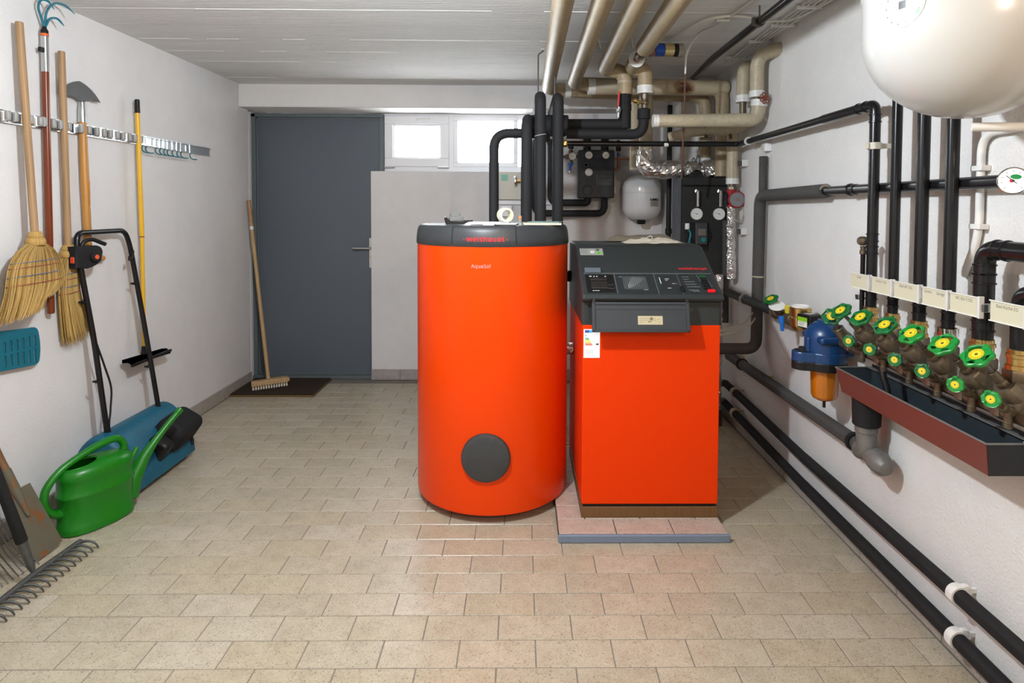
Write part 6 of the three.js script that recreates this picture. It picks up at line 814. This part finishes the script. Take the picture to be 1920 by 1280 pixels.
{ // pipes at floor level
  [[0.236, 0.236, 'upper black foam pipe of the pair above the skirting'], [0.118, 0.1, 'lower black foam pipe of the pair just above the skirting']].forEach(([ya, yb, l], i) => {
    const t = thing('insulated_pipe', l, 'pipe', [1.3, ya, -2.5]), y = (z) => lerp(ya, yb, (z + 3.9) / 2.4) - ya; obj('insulation', [cyl([0, y(-3.9) + (i ? 0.02 : 0.03), -1.4], [0, y(-2.8), -0.3], 0.0225, 22), cyl([0, y(-2.8), -0.3], [0, y(1.85), 4.38], 0.0235, 22)], M.blackMatt, t);
    for (const [z, m] of [[-1.79, M.whitePaint], [-3.72, M.cableTan]]) { const c = y(z) + (z < -3 ? (i ? 0.017 : 0.025) : 0); obj('pipe_clamp', [rev([0, c, z + 2.5 - 0.014], [0, 0, 1], [[0, 0.0225], [0, 0.029], [0.008, 0.03], [0.02, 0.03], [0.028, 0.029], [0.028, 0.0225]], 24), box(0.02, XR - 1.3, c + 0.006, c + 0.02, z + 2.5 - 0.005, z + 2.5 + 0.005, 0.001), box(0.012, 0.03, c + 0.016, c + 0.03, z + 2.5 - 0.008, z + 2.5 + 0.008, 0.002)], m, t); }
    obj('brass_stub', [cyl([0, y(-3.9) + 0.025, -1.44], [0, y(-3.9) + 0.025, -1.4], 0.02), cyl([0, y(-3.9) + 0.02, -1.42], [-0.12, y(-3.9) + 0.02, -1.46], 0.018)], M.bronze, t);
  });
  let t = thing('grey_foam_pipe', 'grey foam pipe dropping down the wall to boiler', 'pipe'); obj('insulation', pipe([[1.306, 1.456, -2.66], [1.304, 1.448, -3.39], [1.304, 0.6, -3.41], [0.86, 0.6, -3.41]], 0.031, 0.06, 24), M.greyFoam, t); obj('cut_end', rev([1.306, 1.456, -2.662], [0, 0, 1], [[0, 0.017], [0.002, 0.02], [0.002, 0.028], [0, 0.031]], 22), mat([0.3, 0.26, 0.18], 0.8), t); obj('upper_strip', cyl([1.322, 1.46, -3.4], [1.322, 1.665, -3.4], 0.022, 18), M.greyFoam, t); obj('tape', rev([1.304, 1.0, -3.4], [0, 1, 0], [[0, 0.0313], [0.004, 0.0318], [0.008, 0.0313]], 22), M.cableTan, t); at(t, [1.304, 0.6, -3.41]);
  t = thing('gauge_pipe', 'black horizontal wall pipe leading to the round pressure dial', 'pipe'); obj('tube', [cyl([1.306, 1.456, -2.68], [1.304, 1.457, -1.5], 0.0185, 22), cyl([1.304, 1.457, -1.52], [1.304, 1.457, 1.88], 0.026, 22)], M.blackGloss, t); obj('socket', [rev([1.305, 1.456, -2.46], [0, 0, 1], [[0, 0.018], [0, 0.0245], [0.014, 0.0245], [0.016, 0.021], [0.05, 0.021], [0.051, 0.018]], 22)], M.blackGloss, t); gauge([1.225, 1.452, -1.535], [-0.72, 0.0, 0.69], 0.034, faceG, t, M.chrome); obj('gauge_stem', cyl([1.228, 1.452, -1.538], [1.29, 1.456, -1.56], 0.01), M.brass, t); at(t, [1.3, 1.456, -1.9]);
  t = thing('painted_conduit', 'white painted conduit clipped to wall below the large vessel', 'conduit'); obj('tube', pipe([[1.09, 1.58, -1.5], [1.2, 1.575, -1.45], [1.33, 1.6, -1.6], [1.338, 1.6, -1.8], [1.338, 1.3, -1.8], [1.34, 1.18, -1.86]], 0.011, 0.06, 14), M.whitePaint, t); obj('clip', [1.5, 1.33].map((y) => box(1.322, XR, y - 0.008, y + 0.008, -1.822, -1.778, 0.003)), M.whitePaint, t); at(t, [1.338, 1.2, -1.8]);
  t = thing('surface_switch', 'beige surface switch on the wall below black corner pipe', 'switch'); obj('housing', box(1.318, XR, 1.69, 1.735, -3.42, -3.36, 0.004), M.pvc, t); obj('rocker', box(1.312, 1.32, 1.697, 1.728, -3.41, -3.375, 0.002), M.boxBeige, t); at(t, [1.34, 1.69, -3.39]);
  [[1.65, 'small white wall clamp beside the cream upright pipe'], [1.24, 'small white wall clamp beside the foil-lagged pipe']].forEach(([y, l]) => { const c = thing('pipe_bracket', l, 'clamp', [1.33, y, -3.74]); obj('block', box(-0.012, 0.023, -0.02, 0.02, -0.02, 0.03, 0.003), M.whitePaint, c); obj('jaw', box(-0.026, -0.01, -0.016, 0.016, -0.012, 0.02, 0.003), M.greyFoam, c); });
  one('bell_cable', 'thin beige twin cable drooping from the wall towards boiler', 'cable', [curve([[1.336, 1.2, -3.47], [1.336, 1.0, -3.47], [1.33, 0.86, -3.465], [1.2, 0.77, -3.3], [1.05, 0.76, -3.15], [0.9, 0.74, -3.05]], 0.0045, 40, 8), curve([[1.33, 1.2, -3.47], [1.338, 0.96, -3.485], [1.32, 0.81, -3.44], [1.2, 0.75, -3.26], [1.05, 0.745, -3.12], [0.9, 0.73, -3.03]], 0.0045, 40, 8)], M.cableTan);
}
{ // large vessel
  const t = thing('large_vessel', 'large glossy white expansion vessel hung near the ceiling', 'vessel', [1.085, 1.602, -1.5]), R = 0.238;
  obj('shell', rev([0, 0, 0], [0, 1, 0], [...Array.from({ length: 19 }, (_, i) => { const a = i / 18 * Math.PI / 2; return [0.215 * (1 - Math.cos(a)), R * Math.sin(a)]; }), [0.3, R], [0.305, R + 0.003], [0.315, R + 0.003], [0.32, R], [0.44, R], [0.53, R * 0.82], [0.58, R * 0.5], [0.6, 0]], 72), M.whiteGloss, t);
  obj('wall_bracket', [box(0.1, XR - 1.085, 0.36, 0.4, -0.06, 0.06, 0.004), box(XR - 1.085 - 0.008, XR - 1.085, 0.25, 0.5, -0.08, 0.08, 0.002)], M.zinc, t);
  const lab = new THREE.CircleGeometry(0.052, 40), phi0 = -1.212; { const p = lab.attributes.position; const R2 = R + 0.0012, g2 = new THREE.RingGeometry(0.0001, 0.052, 40, 10); lab.copy(g2); const q = lab.attributes.position; for (let i = 0; i < q.count; i++) { const f = phi0 + q.getX(i) / R, yr = q.getY(i) + 0.028, an = Math.min(0, yr / 0.215), rr = R2 * Math.cos(an), y = yr >= 0 ? 0.215 + yr : 0.215 + 0.2162 * Math.sin(an); q.setXYZ(i, rr * Math.sin(f), y, rr * Math.cos(f)); } lab.computeVertexNormals(); }
  obj('rating_label', clean(lab), new THREE.MeshStandardMaterial({ roughness: 0.4, map: canvasTex(256, 256, (g) => { g.fillStyle = '#e4e4dc'; g.fillRect(0, 0, 256, 256); g.strokeStyle = '#9aa09a'; g.lineWidth = 3; for (const r of [122, 92]) { g.beginPath(); g.arc(128, 128, r, 0, 7); g.stroke(); } g.fillStyle = '#34363a'; for (let i = 0; i < 14; i++) { const a = i / 14 * 6.283; g.fillRect(128 + 106 * Math.cos(a) - 5, 128 + 106 * Math.sin(a) - 3, 10, 6); } g.fillStyle = '#2b2b2b'; g.fillRect(106, 108, 44, 44); g.fillStyle = '#56b54a'; g.beginPath(); g.arc(128, 128, 118, 0.5, 1.1); g.arc(128, 128, 94, 1.1, 0.5, true); g.fill(); }) }), t);
}

renderer.render(scene, camera);
